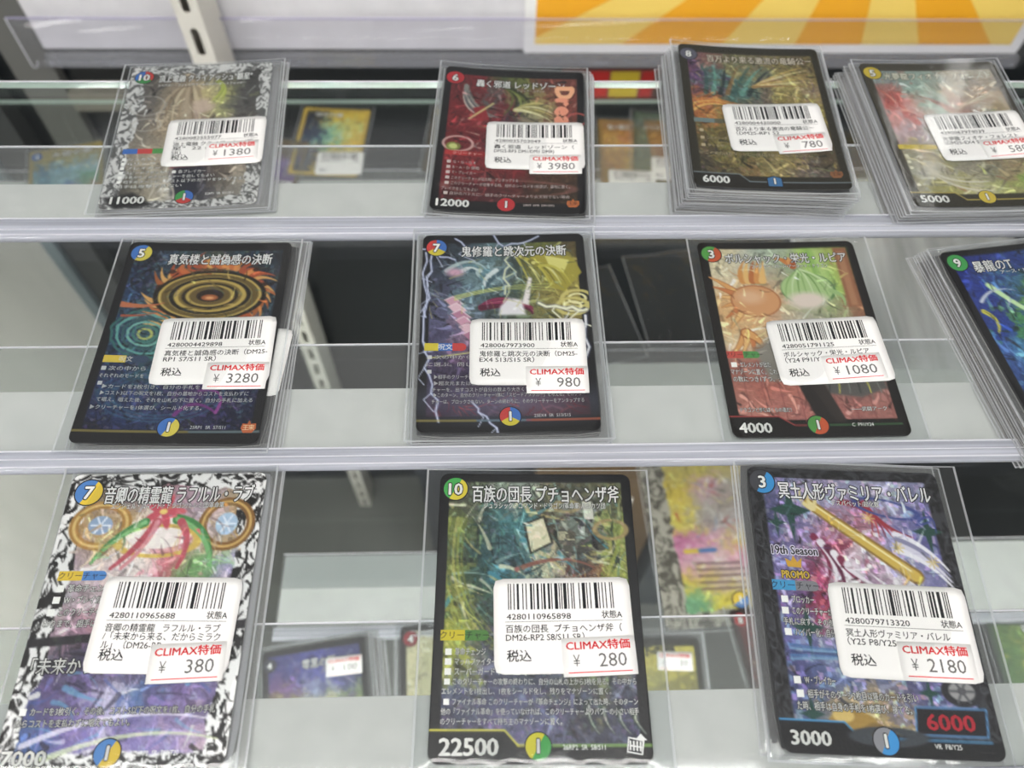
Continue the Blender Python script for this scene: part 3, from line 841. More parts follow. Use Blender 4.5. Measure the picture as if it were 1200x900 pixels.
def logo(c, w, z):
    b = MB(); X, Y = UV(.925, .945)
    b.poly([(X-2.6, Y-1.8), (X+1.8, Y-2.6), (X+2.6, Y+1.4), (X+3.4, Y+1.2), (X+1.6, Y+3.0), (X+.4, Y+1.8), (X-2.0, Y+2.2)], ink('e8e8e6'), z)
    b.poly([(X-2.2, Y-1.5), (X+1.5, Y-2.2), (X+2.0, Y+1.0), (X-1.7, Y+1.8)], ink('2a2a2e'), z+.02)
    for k in range(4): b.poly([(X-1.8+k*.95, Y-1.2-.1*k), (X-1.35+k*.95, Y-1.3-.1*k), (X-1.2+k*.95, Y+1.2-.1*k), (X-1.65+k*.95, Y+1.3-.1*k)], ink('e8e8e6'), z+.04)
    b.poly([(X-1.7, Y-.2), (X+1.7, Y-.8), (X+1.7, Y-.4), (X-1.7, Y+.2)], ink('e8e8e6'), z+.05)
    b.build('corner_emblem', c, w)
CARDS.append(dict(short='green and gold card', label='black-bordered green and gold card priced 280 yen, front row centre', pose=(13.8, 67.2, -1.1), h=2.0, art=A, mat=M_foil, mg=(4.6, 6.2, 1.6, 4.5), bend=(.3, .2, 0), seed=3, n=0, extra=logo,
  spec=dict(title=('百族の団長 プチョヘンザ斧', .17, .935, .083, 4.6), sub=('ジュラシック・コマンド・ドラゴン/革命軍/ハムカツ団', .23, .86, .128, 1.7),
  ruby=[('ひゃくぞく     だんちょう', .2, .62, .045, 1.0)],
  cost=(.082, .062, 3.9, ['3f9a4a', 'c8b838'], '10'), bar=(.035, .265, .6, 3.1, ['c8b828', '4a7a38'], 'クリーチャー', '1a1a14'),
  rules=[(.06, .655, '■革命チェンジ', .25, 1.7), (.06, .687, '■マッハファイター', .3, 1.7), (.06, .719, '■スーパーガードマン', .35, 1.7), (.38, .719, '■Q・ブレイカー', .58, 1.7),
   (.06, .751, '■このクリーチャーの攻撃の終わりに、自分の山札の上から3枚を見る。その中から', .95, 1.5), (.05, .781, 'エレメントを1枚出し、1枚をシールド化し、残りをマナゾーンに置く。', .83, 1.5),
   (.06, .814, '■ファイナル革命 このクリーチャーが『革命チェンジ』によって出た時、そのターン', .95, 1.5), (.05, .844, '他の『ファイナル革命』を使っていなければ、このクリーチャーよりパワーの小さい相手', .95, 1.5),
   (.05, .874, 'のクリーチャーをすべて持ち主のマナゾーンに置く。', .6, 1.5)],
  power=('22500', .05, .31, .948, 4.6), mana=(.49, .948, 3.6, ['c8c030', '3f9a4a'], '1'), code=('26RP2  SR  S8/S11', .6, .79, .95, 1.4),
  label=((7.6, -5.7, 1.0), '4280110965898', [('百族の団長  プチョヘンザ斧（', 35.0), ('DM26-RP2 S8/S11 SR）', 23.5)]), disc=((17.9, -15.0, 2.4), '280'))))

# front row, left: white and black filigree border
A = Art(NX, NY, seed=9)
A.img[:] = hx('222222'); A.filigree(np.ones(A.X.shape), 'ecebea', '1c1a1a', 30, .12)
mk = frame_mask(A, 6.5, 5.0, 7.0, 4.5, 6.0)
A.grid(['9a7a58 8a7a80 a07078 b890a0 b8a0b0 a89070', 'b08a50 c09a60 f0e0d8 d8707a d8c0c0 b08a50', 'a890a0 e8d0c8 f0e4de d86a78 60a050 a0a0c8', 'b0a0a8 c8b0b8 e8d8d0 c86070 88a060 b8a0c0',
  'a08090 a87890 b88088 a87080 a890a0 b0a0b0', '403a50 483c60 4a4068 4a3c60 504470 4a4460', '5a4a80 6a5a98 c8c0e0 4060a0 705a98 7868a0', '3a5aa0 6a5aa8 a898d0 7a6ab0 9080b8 b090b0'], .06, .05, .94, .95, 6, .08, mk, contrast=.35, hard=.35)
A.ring(.2, .2, .13, .11, 2.6, 'b07a2c'); A.ring(.2, .2, .13, .11, .8, 'e0b860'); A.ell(.2, .2, .06, .05, '8aa8d0'); A.ring(.83, .2, .12, .12, 2.8, '8a5a22', rot=15); A.ring(.83, .2, .12, .12, .8, 'd8a850', rot=15); A.ell(.83, .2, .055, .06, 'a8c8e8', rot=15)
for k in range(6):
    t = k*60; A.line([(.2, .2), (.2+.045*math.cos(math.radians(t)), .2+.035*math.sin(math.radians(t)))], .5, 'e8f2ff'); A.line([(.83, .2), (.83+.045*math.cos(math.radians(t)), .2+.035*math.sin(math.radians(t)))], .5, 'e8f2ff')
A.ell(.5, .23, .17, .085, 'f2e6e0'); A.ring(.5, .26, .2, .08, 1.2, 'd8b040')
for t in range(0, 360, 72): A.ell(.5+.06*math.cos(math.radians(t)), .15+.03*math.sin(math.radians(t)), .055, .02, 'd8485a', rot=t)
A.ell(.5, .15, .02, .014, 'f0d060')
for k, c in ((0, 'c84a58'), (1, 'e08890')): A.curve((.48, .19), (.42+.04*k, .28), (.3+.05*k, .36), 3.2-k*1.6, c, 1.2)
for k, c in ((0, '3a8a40'), (1, '70b868')): A.curve((.58, .18), (.76, .2+.03*k), (.78, .36), 3.4-k*1.8, c, 1.4); A.curve((.42, .19), (.25, .25+.02*k), (.2, .34), 3.0-k*1.6, c, .8)
A.curve((.6, .19), (.68, .26), (.62, .36), 2.6, 'c84a58', 1.2)
A.poly([(0, .6), (1, .545), (1, .575), (0, .63)], '1c1a20', a=1*.95); A.img = A.img
cl = mk
A.strokes(60, (.08, .08, .92, .52), ['f8f0ec', '7a5a60', 'd8b050', 'b890a8', 'a8c0e0'], (4, 10), (.25, .8), .6, 3, cl)
A.strokes(60, (.08, .62, .92, .94), ['3a58b0', 'd8d0f0', '2a2440', '8a70c0', '58a8d8'], (5, 14), (.4, 2.0), .65, 4, cl)
A.curve((.1, .93), (.5, .8), (.9, .86), 1.6, 'e8e0f4', .4, .8); A.curve((.2, .97), (.6, .86), (.95, .92), 1.6, 'd8e8a8', .4, .7)
A.sparkle(.16, .6, mask=cl)
A.img = A.img
CARDS.append(dict(short='card with white-and-black ornate border', label='card with white-and-black ornate border priced 380 yen, front row left', pose=(-105.3, 68.4, 0.0), h=3.2, art=A, mat=M_foil, mg=(3.4, 3.4, 2.6, 3.5), bend=(.4, .2, 0), seed=5, n=2, shear=(1.2, .1), dark=False,
  spec=dict(edge='w', title=('音卿の精霊龍 ラフルル・ラブ', .185, .945, .085, 4.7), sub=('エンジェル・コマンド・ドラゴン/トレミ団/革命軍', .23, .8, .127, 1.6), rout=.06,
  cost=(.1, .072, 4.3, ['4a7ab8', 'd8b838'], '7'), bar=(.06, .29, .385, 3.0, ['d8b838', '4a80c0'], 'クリーチャー', '1a1a24'),
  rules=[(.07, .43, '■革命チェンジ', .33, 1.9), (.065, .47, '■W・ブレイカー', .32, 1.9), (.055, .512, '■このクリーチャーの', .36, 1.9), (.05, .55, 'わりまで、相手は呪文', .36, 1.8),
   (.05, .69, '「未来から来る、', .5, 3.6), (.055, .83, '■カードを3枚引く。その後、コスト5以下の呪文を1枚、自分の手札', .92, 1.7), (.05, .865, 'からコストを支払わずに唱えてもよい。', .55, 1.7)],
  power=('7000', .03, .22, .965, 3.9), mana=(.48, .955, 3.6, ['4a80c0', 'd8b838'], '1'), code=('26RP2  SR  T03/T20', .6, .79, .957, 1.4),
  label=((7.8, -5.2, -1.7), '4280110965688', [('音卿の精霊龍   ラフルル・ラブ', 34.0), ('/「未来から来る、だからミラク', 34.5), ('ル」（DM26-RP.', 18.0)]), disc=((16.3, -16.4, 1.5), '380'))))

# front row, right
A = Art(NX, NY, seed=11)
A.img[:] = hx('17171b'); A.filigree(np.ones(A.X.shape), '38383e', '161618', 26, .16)
mk = frame_mask(A, 4.6, 3.6, 4.6, 6.0)
A.grid(['6a6a98 8a88b0 9a90b8 8888b0 9a98b8 8080a8', '4a4a78 7a70a8 a87088 a86078 8a80b0 6a68a0', '6a60a0 9a80a0 902848 e0d8e0 8080b8 5a58a0', '7a70b0 8a2850 e8e4ee a880a0 e8e8f0 7a78b0',
  '504a88 a02848 e0e0e0 b0a8c0 c0b0a0 b0b0d0', '6a68b0 7a80b0 8a90c0 9a98c8 5a5a90 6a6aa0', '3a3f70 4a5a90 5a6aa0 606090 4a4a78 404a80', '506090 b09860 c8a868 a08858 6a6aa0 8088b0'], .07, .04, .93, .93, 6, .09, mk, contrast=.3, hard=.4)
A.sparkle(.55, .75, mask=mk)
def star4(u, v, r, c):
    P = []
    for k in range(8):
        q = r if k % 2 == 0 else r*.28; t = math.radians(k*45-90); P.append((u+q*math.cos(t)/63*.62, v+q*math.sin(t)/88))
    A.poly(P, c)
for (u, v, r) in ((.2, .17, 11), (.12, .22, 5), (.89, .235, 8), (.2, .6, 8), (.16, .88, 6), (.72, .8, 5)): star4(u, v, r, '1c4a40')
for k in range(7): A.curve((.47+.02*k, .13), (.66, .14+.015*k), (.6+.035*k, .26), 1.8, ['b02838', 'd04a50', '8a1c30'][k % 3], .3)
for k in range(6): A.curve((.3+.03*k, .27+.02*k), (.42, .38), (.3+.06*k, .46), 2.4, ['8a2048', 'e8e0ea', '6a1840', 'f0eaf2'][k % 4], .6)
for k in range(4): A.curve((.72, .25+.02*k), (.86, .28+.02*k), (.95, .38+.02*k), 2.2, ['eceaf4', '8a88b0', 'd8d4e8'][k % 3], .6)
A.line([(.3, .14), (.78, .405)], 3.6, '9a7020', 5.0); A.line([(.3, .14), (.78, .405)], 2.2, 'd8b038', 3.4); A.line([(.31, .135), (.76, .385)], .6, 'f4e8a0')
for k in range(3): A.curve((.32, .16), (.24+.05*k, .14), (.27+.04*k, .08), 1.8, 'e8d488', .4)
A.ring(.7, .15, .16, .045, .7, '3a4a98', rot=12)
A.curve((.85, .2), (.95, .14), (.93, .24), .9, '3a48a0', .3); A.curve((.84, .21), (.96, .2), (.9, .16), .7, '3a48a0', .3)
for (u, v) in ((.6, .19), (.88, .35), (.72, .3)):
    for t in range(0, 180, 45): A.line([(u-.03*math.cos(math.radians(t)), v-.022*math.sin(math.radians(t))), (u+.03*math.cos(math.radians(t)), v+.022*math.sin(math.radians(t)))], .4, 'e0c060')
A.ell(.87, .79, .095, .07, '2a2a30'); A.ell(.87, .79, .06, .044, '9a9898'); A.ell(.87, .79, .02, .015, '3a3a40')
for t in range(0, 360, 60): A.line([(.87, .79), (.87+.055*math.cos(math.radians(t)), .79+.04*math.sin(math.radians(t)))], .7, '5a5a60')
A.ell(.34, .9, .11, .05, 'a8802c'); A.ell(.3, .88, .05, .03, 'd8b458'); A.ell(.44, .92, .05, .03, '8a6828')
for k in range(5): A.curve((.1, .66+.012*k), (.4, .69), (.9, .66+.014*k), .8, ['3a78b8', '70b0d8', '283c70'][k % 3], .3, .7, clip=mk)
A.strokes(50, (.08, .1, .92, .5), ['f0eef8', '3a2a58', 'b8b0d8', '5a50a0'], (3, 9), (.2, .7), .6, 6, mk)
A.poly([(0, .9), (.3, .9), (.36, .945), (1, .945), (1, 1), (0, 1)], '131317'); A.line([(0, .9), (.3, .9), (.36, .945), (.95, .945)], .5, '3a98d8')
A.poly([(.64, .845), (.96, .845), (.94, .93), (.62, .93)], '1a161c'); A.line([(.64, .845), (.96, .845), (.94, .93), (.62, .93), (.64, .845)], .5, '4a90d0')
A.ring(.49, .94, .13, .03, 1.6, '3a4048')
for k in range(10): A.curve((.01+.0*k, .25+.06*k), (.05, .27+.06*k), (.04, .22+.06*k), .5, '4c4c54', .2); A.curve((.99, .25+.06*k), (.95, .27+.06*k), (.96, .22+.06*k), .5, '4c4c54', .2)
def promo(c, w, z):
    b = MB(); X, Y = UV(.785, .888); text(b, '6000', X, Y, 4.4, ink('c02a3a'), z+.05, align='c', w=13.5, bold=.03, outline=.03, omat=ink('3a0c14')); b.build('second_power_number', c, w)
    b = MB(); X, Y = UV(.1, .325); text(b, '19th Season', X-1.5, Y, 2.9, ink('14141c'), z+.05, w=14.5, bold=.02, outline=.06, omat=ink('e4e0f0')); b.build('season_lettering', c, w)
    b = MB(); X, Y = UV(.11, .415); text(b, 'PROMO', X, Y, 2.5, ink('e0c048'), z+.05, w=8.6, bold=.03, outline=.06, omat=ink('201a10'))
    b.poly([(X+2.2, Y+2.4), (X+6.4, Y+2.2), (X+7.0, Y+5.4), (X+5.4, Y+4.0), (X+4.4, Y+6.2), (X+3.4, Y+4.2), (X+1.6, Y+5.2)], ink('c89a30'), z+.04); b.build('promo_mark', c, w)
CARDS.append(dict(short='purple sparkle foil card', label='black card with purple sparkle foil priced 2180 yen, front row right', pose=(114.6, 66.7, -3.4), h=2.8, art=A, mat=M_foil, mg=(4.6, 7.0, 2.6, 2.6), bend=(.6, .3, .3), seed=8, n=2, shear=(-1.2, .7), extra=promo,
  spec=dict(title=('冥土人形ヴァミリア・バレル', .155, .945, .092, 4.7), sub=('デスパペット/超化獣', .42, .67, .135, 1.6), rout=.06, ruby=[('めいど にんぎょう', .19, .4, .05, 1.0)],
  cost=(.072, .06, 4.1, ['3a3a40', '2f8ac8'], '3'), bar=(.055, .285, .455, 3.2, ['3a90c0', '7a7a80'], 'クリーチャー', '15151c'),
  rules=[(.09, .505, '■ブロッカー', .25, 1.9), (.085, .545, '■このクリーチャーが', .33, 1.9), (.085, .582, '手札に戻す。その後', .33, 1.8), (.085, .618, '■ハイパー化：自分', .33, 1.9),
   (.095, .775, '■W・ブレイカー', .29, 1.9), (.1, .818, '■相手がそのターン2枚目以降のカードを引い', .66, 1.9), (.095, .856, 'た時、相手は自身の手札を1枚選び、捨てる。', .62, 1.9)],
  power=('3000', .045, .225, .952, 3.9), mana=(.475, .953, 3.6, ['8a8a90', '3a90d0'], '1'), code=('VR  P8/Y25', .69, .81, .962, 1.4),
  label=((9.7, -9.0, -.6), '4280079713320', [('冥土人形ヴァミリア・バレル', 31.0), ('（Y25 P8/Y25', 14.5)]), disc=((17.8, -17.6, -.4), '2180'))))

# middle row, left: golden rings on black
A = Art(NX, NY, seed=5)
base_black(A, ['141a28 2a3a50 2a4048 3a4438 283a48 1c2838', '1a2a4a 304a58 503a28 6a4420 503820 243040', '203a60 2a4a58 3a4a40 6a4a28 4a4430 283848', '1c3a58 2f5a60 2a5058 3a4838 3a3a30 203040',
  '1a3050 2a5a58 2f5a58 243848 28304a 1c2440', '1a2a50 284a58 243a58 3a2a60 342a60 1c2048', '1c2a58 263a60 28305a 4a2a68 3a2858 20264a', '141a40 1c2a58 243058 2a2850 1c2048 14183a'], t=4.0, b=5.5, contrast=.7)
mk = frame_mask(A, 3.2, 4.0, 3.2, 5.5)
A.sparkle(.3, .9, mask=mk)
R = random.Random(3)
for k in range(54):
    t = math.radians(k*360/54+R.uniform(-3, 3)); cu, cv = .56, .29; q = R.uniform(1.25, 1.7)
    a = (cu+.27*math.cos(t), cv+.165*math.sin(t)); e = (cu+.27*q*math.cos(t+.18)*.92, cv+.165*q*math.sin(t+.18)*.95); m_ = (cu+.27*1.25*math.cos(t-.12), cv+.165*1.25*math.sin(t-.12))
    if a[1] > .42: continue
    A.curve(a, m_, e, R.uniform(2.2, 4.0), R.choice(['d8662a', 'e88a38', 'c04a20', 'b8581c', 'f0a848']), .3, .9, clip=mk)
for k in range(14):
    t = math.radians(k*26+8); A.ell(.56+.32*math.cos(t), .29+.2*math.sin(t)-.01, .02, .016, '3a1c10', a=.9 if .29+.2*math.sin(t) < .4 else 0)
for rr, c, wd in ((.30, '1a140c', 2.4), (.285, 'c8a848', 1.4), (.26, '6a5420', 2.0), (.235, 'd8bc60', .9), (.21, '1c160e', 2.4), (.19, 'c0a040', 1.8), (.165, '7a6228', 1.6), (.145, '2a2010', 1.6), (.125, 'b89a40', 1.4), (.1, '6a5424', 1.6)):
    A.ring(.56, .29, rr, rr*.56, wd, c, wob=.03)
A.ell(.56, .29, .08, .045, '2a1c14'); A.ell(.56, .3, .05, .022, 'b05a2c'); A.ell(.56, .302, .025, .01, 'e89858')
for rr, c in ((.2, '2a6a68'), (.165, '54a098'), (.13, '2a5a60'), (.1, '6ab0a0'), (.07, '3a7a70'), (.04, 'b0b850')): A.ring(.24, .49, rr, rr*.8, .9, c, rot=20, wob=.15)
for rr in (.34, .3, .26): A.ring(.42, .78, rr, rr*.5, .6, '2f6a90', a=.5)
A.curve((.52, .87), (.6, .78), (.74, .86), 1.6, '7a2a80', .8); A.curve((.74, .86), (.8, .74), (.62, .76), 1.2, '9a3a98', .5); A.curve((.66, .72), (.76, .66), (.86, .72), 1.4, '6a2a80', .4)
A.curve((.05, .34), (.2, .36), (.3, .33), 2.6, 'c8683a', .3, clip=mk); A.curve((.08, .4), (.2, .4), (.28, .38), 1.2, 'b04a30', .2, clip=mk)
A.strokes(40, (.06, .08, .94, .92), ['2a4a80', '3a7a80', '40306a', '5a8a70'], (4, 10), (.2, .8), .5, 2, mk)
A.line([(0, .945), (1, .945)], .45, 'c8b040', a=1); A.line([(.62, .945), (1, .945)], .45, '3a6aa8')
def seal(c, w, z, u=.935, v=.925, c1='b05a30', c2='e0c8a0'):
    b = MB(); X, Y = UV(u, v)
    b.poly([(X-2.6, Y-.4), (X-2.2, Y+1.4), (X-.6, Y+1.2), (X, Y+2.6), (X+.7, Y+1.2), (X+2.4, Y+1.4), (X+2.6, Y-.6), (X+1.4, Y-2.2), (X-1.6, Y-2.2)], ink(c1), z+.02)
    text(b, '王', X-.95, Y-.2, 1.7, ink(c2), z+.05, align='c'); text(b, '来', X+1.0, Y-.2, 1.7, ink(c2), z+.05, align='c'); b.build('corner_emblem', c, w)
CARDS.append(dict(short='golden rings card', label='black card with golden rings and orange flames priced 3280 yen, middle row left', pose=(-109.0, 166.7, -1.0), h=4.2, art=A, mat=M_foil, mg=(4.0, 4.0, 1.6, 3.4), bend=(.7, .3, .3), seed=11, n=4, shear=(1.0, .15), lab2=(13.6, -9, -3), extra=seal,
  spec=dict(title=('真気楼と誠偽感の決断', .26, .89, .095, 4.1), cost=(.085, .062, 3.9, ['3a6ab0', 'c8b848'], '5'), bar=(.05, .3, .615, 3.0, ['c8b040', '304058'], '呪文', 'c8c8c0'), ink='c4c8c8',
  rules=[(.055, .66, '■次の中から', .3, 1.5), (.055, .695, 'それぞれのモードを', .3, 1.4), (.06, .73, '■', None, 1.4), (.09, .745, '▶カードを2枚引き、自分の手札を1枚捨てる。', .8, 1.4), (.09, .775, '▶コスト3以下の呪文を1枚、自分の墓地からコストを支払わずに', .9, 1.4),
    (.08, .805, 'て唱え、唱えた後、それを山札の下に置く。自分の手札に加える', .93, 1.4), (.06, .84, '▶クリーチャーを1体選び、シールド化する。', .66, 1.4)],
  mana=(.505, .925, 3.6, ['3a6ab0', 'c8b848'], '1'), code=('25RP1  SR  S7/S11', .62, .81, .925, 1.3),
  label=((10.2, -6.3, 1.5), '4280004429898', [('真気楼と誠偽感の決断（DM25-', 36.5), ('RP1 S7/S11 SR）', 18.5)]), disc=((19.9, -17.2, .2), '3280'))))

# middle row, centre: lightning
A = Art(NX, NY, seed=6)
base_black(A, ['1a1c28 3a4a58 5a7a80 3a4a48 6a7028 5a4a28', '3a4458 6a8a90 7a98a0 4a5a50 8a8a38 a89838', '4a4a68 5a7a88 405a60 5a6a48 8a8a40 9a8a38', '5a5a80 6a7a90 40504a 4a5a40 7a7a40 8a7a38',
  '5a5a80 8a6a88 50584a 5a4a48 6a6038 6a5a30', '4a4068 7a5a80 4a4050 5a3040 4a3030 4a2c28', '3a3048 3a3050 30283a 40242c 4a2428 4a2024', '30182a 38202c 341c28 40181e 48181c 3a1418'], t=4, b=6.5, contrast=.5)
mk = frame_mask(A, 3.2, 4.0, 3.2, 6.5)
for k in range(8): A.curve((.15+.05*k, .2), (.3, .1+.03*k), (.4+.01*k, .2+.02*k), 2.0, ['b8d0d0', '5a8a98', 'e0eaea', '3a5a68'][k % 4], .3, .85, clip=mk)
A.poly([(.66, .13), (.8, .09), (.93, .14), (.97, .22), (.86, .32), (.78, .3), (.74, .22)], 'a89a28'); A.poly([(.75, .12), (.9, .15), (.86, .22), (.78, .19)], 'e0d868')
for k in range(9): A.curve((.56+.02*k, .1+.01*k), (.6+.03*k, .16), (.66+.03*k, .28), 1.6, ['c8bc38', '6a6418', 'e8e078', '8a8020'][k % 4], .3, .85, clip=mk)
for (u, v) in ((.93, .36), (.9, .4)): A.ring(u, v, .09, .06, 1.2, 'd0c060'); A.ring(u, v, .05, .035, .8, 'f0e8a0')
for k in range(7): A.curve((.36, .4), (.46+.03*k, .31+.01*k), (.66, .4+.006*k), 2.6, ['8a2048', 'b03060', '5a1430', 'c85078'][k % 4], .6, .9, clip=mk)
A.poly([(.47, .395), (.52, .35), (.6, .36), (.62, .44), (.46, .44)], 'e8e4e8', soft=1.2); A.poly([(.6, .38), (.645, .24), (.665, .245), (.64, .39)], 'f0e6e4', soft=.8)
for k in range(6):
    u = .14+.022*k; v = .36+.035*k; A.poly([(u, v), (u+.05, v-.02), (u+.11, v+.02), (u+.06, v+.05)], ['d898b0', 'e8b8c8', 'c07898'][k % 3]); A.line([(u, v), (u+.05, v-.02), (u+.11, v+.02)], .4, 'f4d8e0')
A.ell(.2, .21, .05, .03, 'd8a0b8', soft=2)
for k in range(3): A.curve((.2, .34+.01*k), (.5, .27), (.8, .28+.02*k), .6, 'c8d060', .2, .8, clip=mk)
A.strokes(60, (.06, .08, .94, .5), ['d8e8e8', '2a3a40', 'c8c058', '5a8088'], (3, 9), (.2, .7), .7, 2, mk)
A.line([(.05, .655), (.45, .61)], .5, 'd0d070')
A.ell(.5, .86, .3, .07, '8a98c8', soft=14, a=.7); A.strokes(30, (.05, .84, .95, .92), ['b02a34', '7a1a24', 'd85a60'], (3, 8), (.2, .5), .7, 4, mk)
R = random.Random(12)
def bolt(p, q, n=9, amp=.02, w0=.55, col='cfd6f4'):
    P = [(p[0]+(q[0]-p[0])*i/n+R.uniform(-amp, amp)*(0 < i < n), p[1]+(q[1]-p[1])*i/n+R.uniform(-amp, amp)*.7*(0 < i < n)) for i in range(n+1)]
    A.line(P, w0*2.2, '6a78c0', a=.35); A.line(P, w0, col)
    for i in range(2, n, 3): A.line([P[i], (P[i][0]+R.uniform(-.06, .06), P[i][1]+R.uniform(.01, .05)), (P[i][0]+R.uniform(-.08, .08), P[i][1]+R.uniform(.05, .09))], w0*.6, col)
bolt((.02, .1), (.04, .62)); bolt((.0, .08), (.2, .14), 5); bolt((.06, .1), (.03, .45), 7); bolt((.44, .0), (.56, .12), 5); bolt((.53, .12), (.5, .33), 7, .02, .7, 'd8e0b0'); bolt((.72, .01), (.5, .07), 5)
bolt((.7, .38), (.98, .42), 6, .02, 1.0, 'f4f2d0'); bolt((.97, .45), (.95, .72), 7, .02, .8, 'f0f0f4'); bolt((.03, .62), (.12, .95), 8); bolt((.3, .86), (.44, 1.0), 6); bolt((.2, .02), (.3, .12), 4)
A.line([(0, .945), (1, .945)], .45, 'c8b040'); A.line([(.33, .945), (.62, .945)], .45, '3a6ab8'); A.line([(.6, .945), (1, .945)], .45, 'b83038')
CARDS.append(dict(short='white lightning card', label='black card with white lightning border priced 980 yen, middle row centre', pose=(5.9, 169.0, .3), h=5.4, art=A, mat=M_foil, mg=(4.0, 4.6, 3.2, 3.2), bend=(.5, .3, .2), seed=13, n=5, shear=(.1, -.35), dark=True,
  spec=dict(title=('鬼修羅と跳次元の決断', .24, .885, .095, 4.1), cost=(.085, .072, 3.9, ['b83a38', 'c8b838', '3a68b0'], '7'), bar=(.03, .27, .6, 3.3, ['c8b838', '3a6ab0', 'b83a38'], '呪文', 'e8e8e0'), ink='c8c8c8',
  rules=[(.05, .65, '■次の中から', .3, 1.4), (.045, .685, 'に選ぶ。同じ', .3, 1.4), (.05, .72, '■', None, 1.4), (.09, .745, '▶相手のクリーチャー', .33, 1.4), (.09, .775, '▶超次元または墓地から、その文明が', .6, 1.4), (.08, .805, 'チャーを、出すコストが自分の数より大きくて', .62, 1.4),
    (.09, .83, '▶このターン、自分のクリーチャー1体に「スピードアタッカー」を与える。そのクリー', .93, 1.4), (.08, .86, 'チャーは、ブロックされない。ターンの終わりに、そのクリーチャーをアンタップする', .92, 1.4)],
  mana=(.51, .928, 3.6, ['b83a38', 'c8b838', '3a68b0'], '1'), code=('25EX4  SR  S13/S15', .64, .84, .925, 1.3),
  label=((7.7, -11.3, -.8), '4280067973900', [('鬼修羅と跳次元の決断（DM25-', 35.0), ('EX4 S13/S15 SR）', 19.5)]), disc=((17.6, -23.6, -.9), '980'))))

# middle row, right: bright orange and green print
A = Art(NX, NY, seed=7)
A.img[:] = hx('191512'); mk = frame_mask(A, 3.6, 3.4, 3.6, 7.0)
A.grid(['d8c898 c8c8b0 a8b8a0 a8b890 a0c050 a86a40', 'e0d0a8 d8c8a0 b8a888 90a878 a0c060 a87848', 'e0b070 e0a060 d8a878 a8b880 98b868 a87048', 'e0a868 e8a868 d8a880 b8b098 a0a878 a06848',
  'e0c898 d8b880 c8b8a0 b0a898 98a088 986048', 'b06858 a86058 a87870 b08880 988078 985a4c', 'b86858 b86050 b86858 a86860 786860 906058', 'c07868 c07060 b86860 b86a60 a86058 b06a60'], .057, .04, .943, .92, 5, .07, mk, contrast=.2, hard=.3)
for k in range(6): A.poly([(.62+.05*k, .04), (.7+.05*k, .04), (.72+.04*k, .3), (.66+.04*k, .3)], ['b0e050', '70b040', 'd0f088', '88c850'][k % 4], a=.55, soft=2.5)
for k in range(9):
    u = .12+.1*k; A.line([(u, .64), (u+.01, .93)], .4, '8a443c', a=.7)
A.rect(.86, .04, .943, .37, 'a0603c', 1); A.rect(.88, .06, .92, .36, 'b87a50', 1)
def feather(p, q, w, c, c2='a85420'):
    m_ = ((p[0]+q[0])/2+.03, (p[1]+q[1])/2-.02); A.curve(p, m_, q, w+.8, c2, .6); A.curve(p, m_, q, w, c, .4)
for k in range(6): feather((.24, .34), (.04+.015*k, .2+.055*k), 4.0, ['e8a050', 'd87838', 'f0b868'][k % 3])
for k in range(4): feather((.2, .5), (.08+.07*k, .62-.01*k), 3.6, ['e8a050', 'f0b868', 'd87838'][k % 3])
A.ell(.3, .33, .155, .12, 'b86a34'); A.ell(.3, .33, .145, .112, 'e0985a'); A.ell(.27, .31, .08, .05, 'e8b080', soft=3)
for k in range(5): A.curve((.25+.03*k, .22), (.22+.04*k, .17), (.28+.03*k, .11-.008*(k % 2)), 3.2, ['e0903c', 'f0b860', 'c86a2c'][k % 3], .4)
for k in range(3): A.curve((.58, .14), (.5+.05*k, .08), (.48+.09*k, .1), 2.8, ['d8782c', 'e89848', 'c05a20'][k], .5)
A.ell(.64, .27, .17, .125, '5a8a48'); A.ell(.635, .265, .16, .117, 'a8cc7c')
for k in range(8): A.curve((.62, .16), (.5+.04*k, .2), (.49+.045*k, .33), 1.0, ['88b45c', 'c8e0a0', '70a048'][k % 3], .3)
A.ell(.62, .33, .12, .06, 'e8d4c4', soft=2.5); A.curve((.78, .28), (.86, .3), (.84, .36), 2.2, '98c070', .5)
A.poly([(.22, .58), (.4, .5), (.62, .56), (.6, .72), (.28, .74)], '8a8478', soft=2); A.poly([(.55, .66), (.78, .6), (.92, .68), (.94, .78), (.78, .82), (.6, .8)], '5a5854', soft=1.2)
for k in range(6): A.curve((.58+.05*k, .66), (.64+.05*k, .72), (.6+.06*k, .8), .8, ['3a3a3a', 'c8c040', '7a7874'][k % 3], .4)
A.poly([(.42, .72), (.54, .72), (.62, .93), (.5, .93)], '28221f', soft=.8); A.poly([(.5, .75), (.58, .74), (.66, .93), (.6, .93)], '342c28', soft=.8); A.poly([(.36, .72), (.55, .7), (.56, .745), (.38, .76)], 'e0d8cc', soft=1)
A.poly([(0, .905), (.28, .905), (.36, .945), (1, .945), (1, 1), (0, 1)], '171412'); A.line([(0, .905), (.28, .905), (.36, .945), (.5, .945)], .5, 'b83a38'); A.line([(.5, .945), (.96, .945)], .5, '3a7a40')
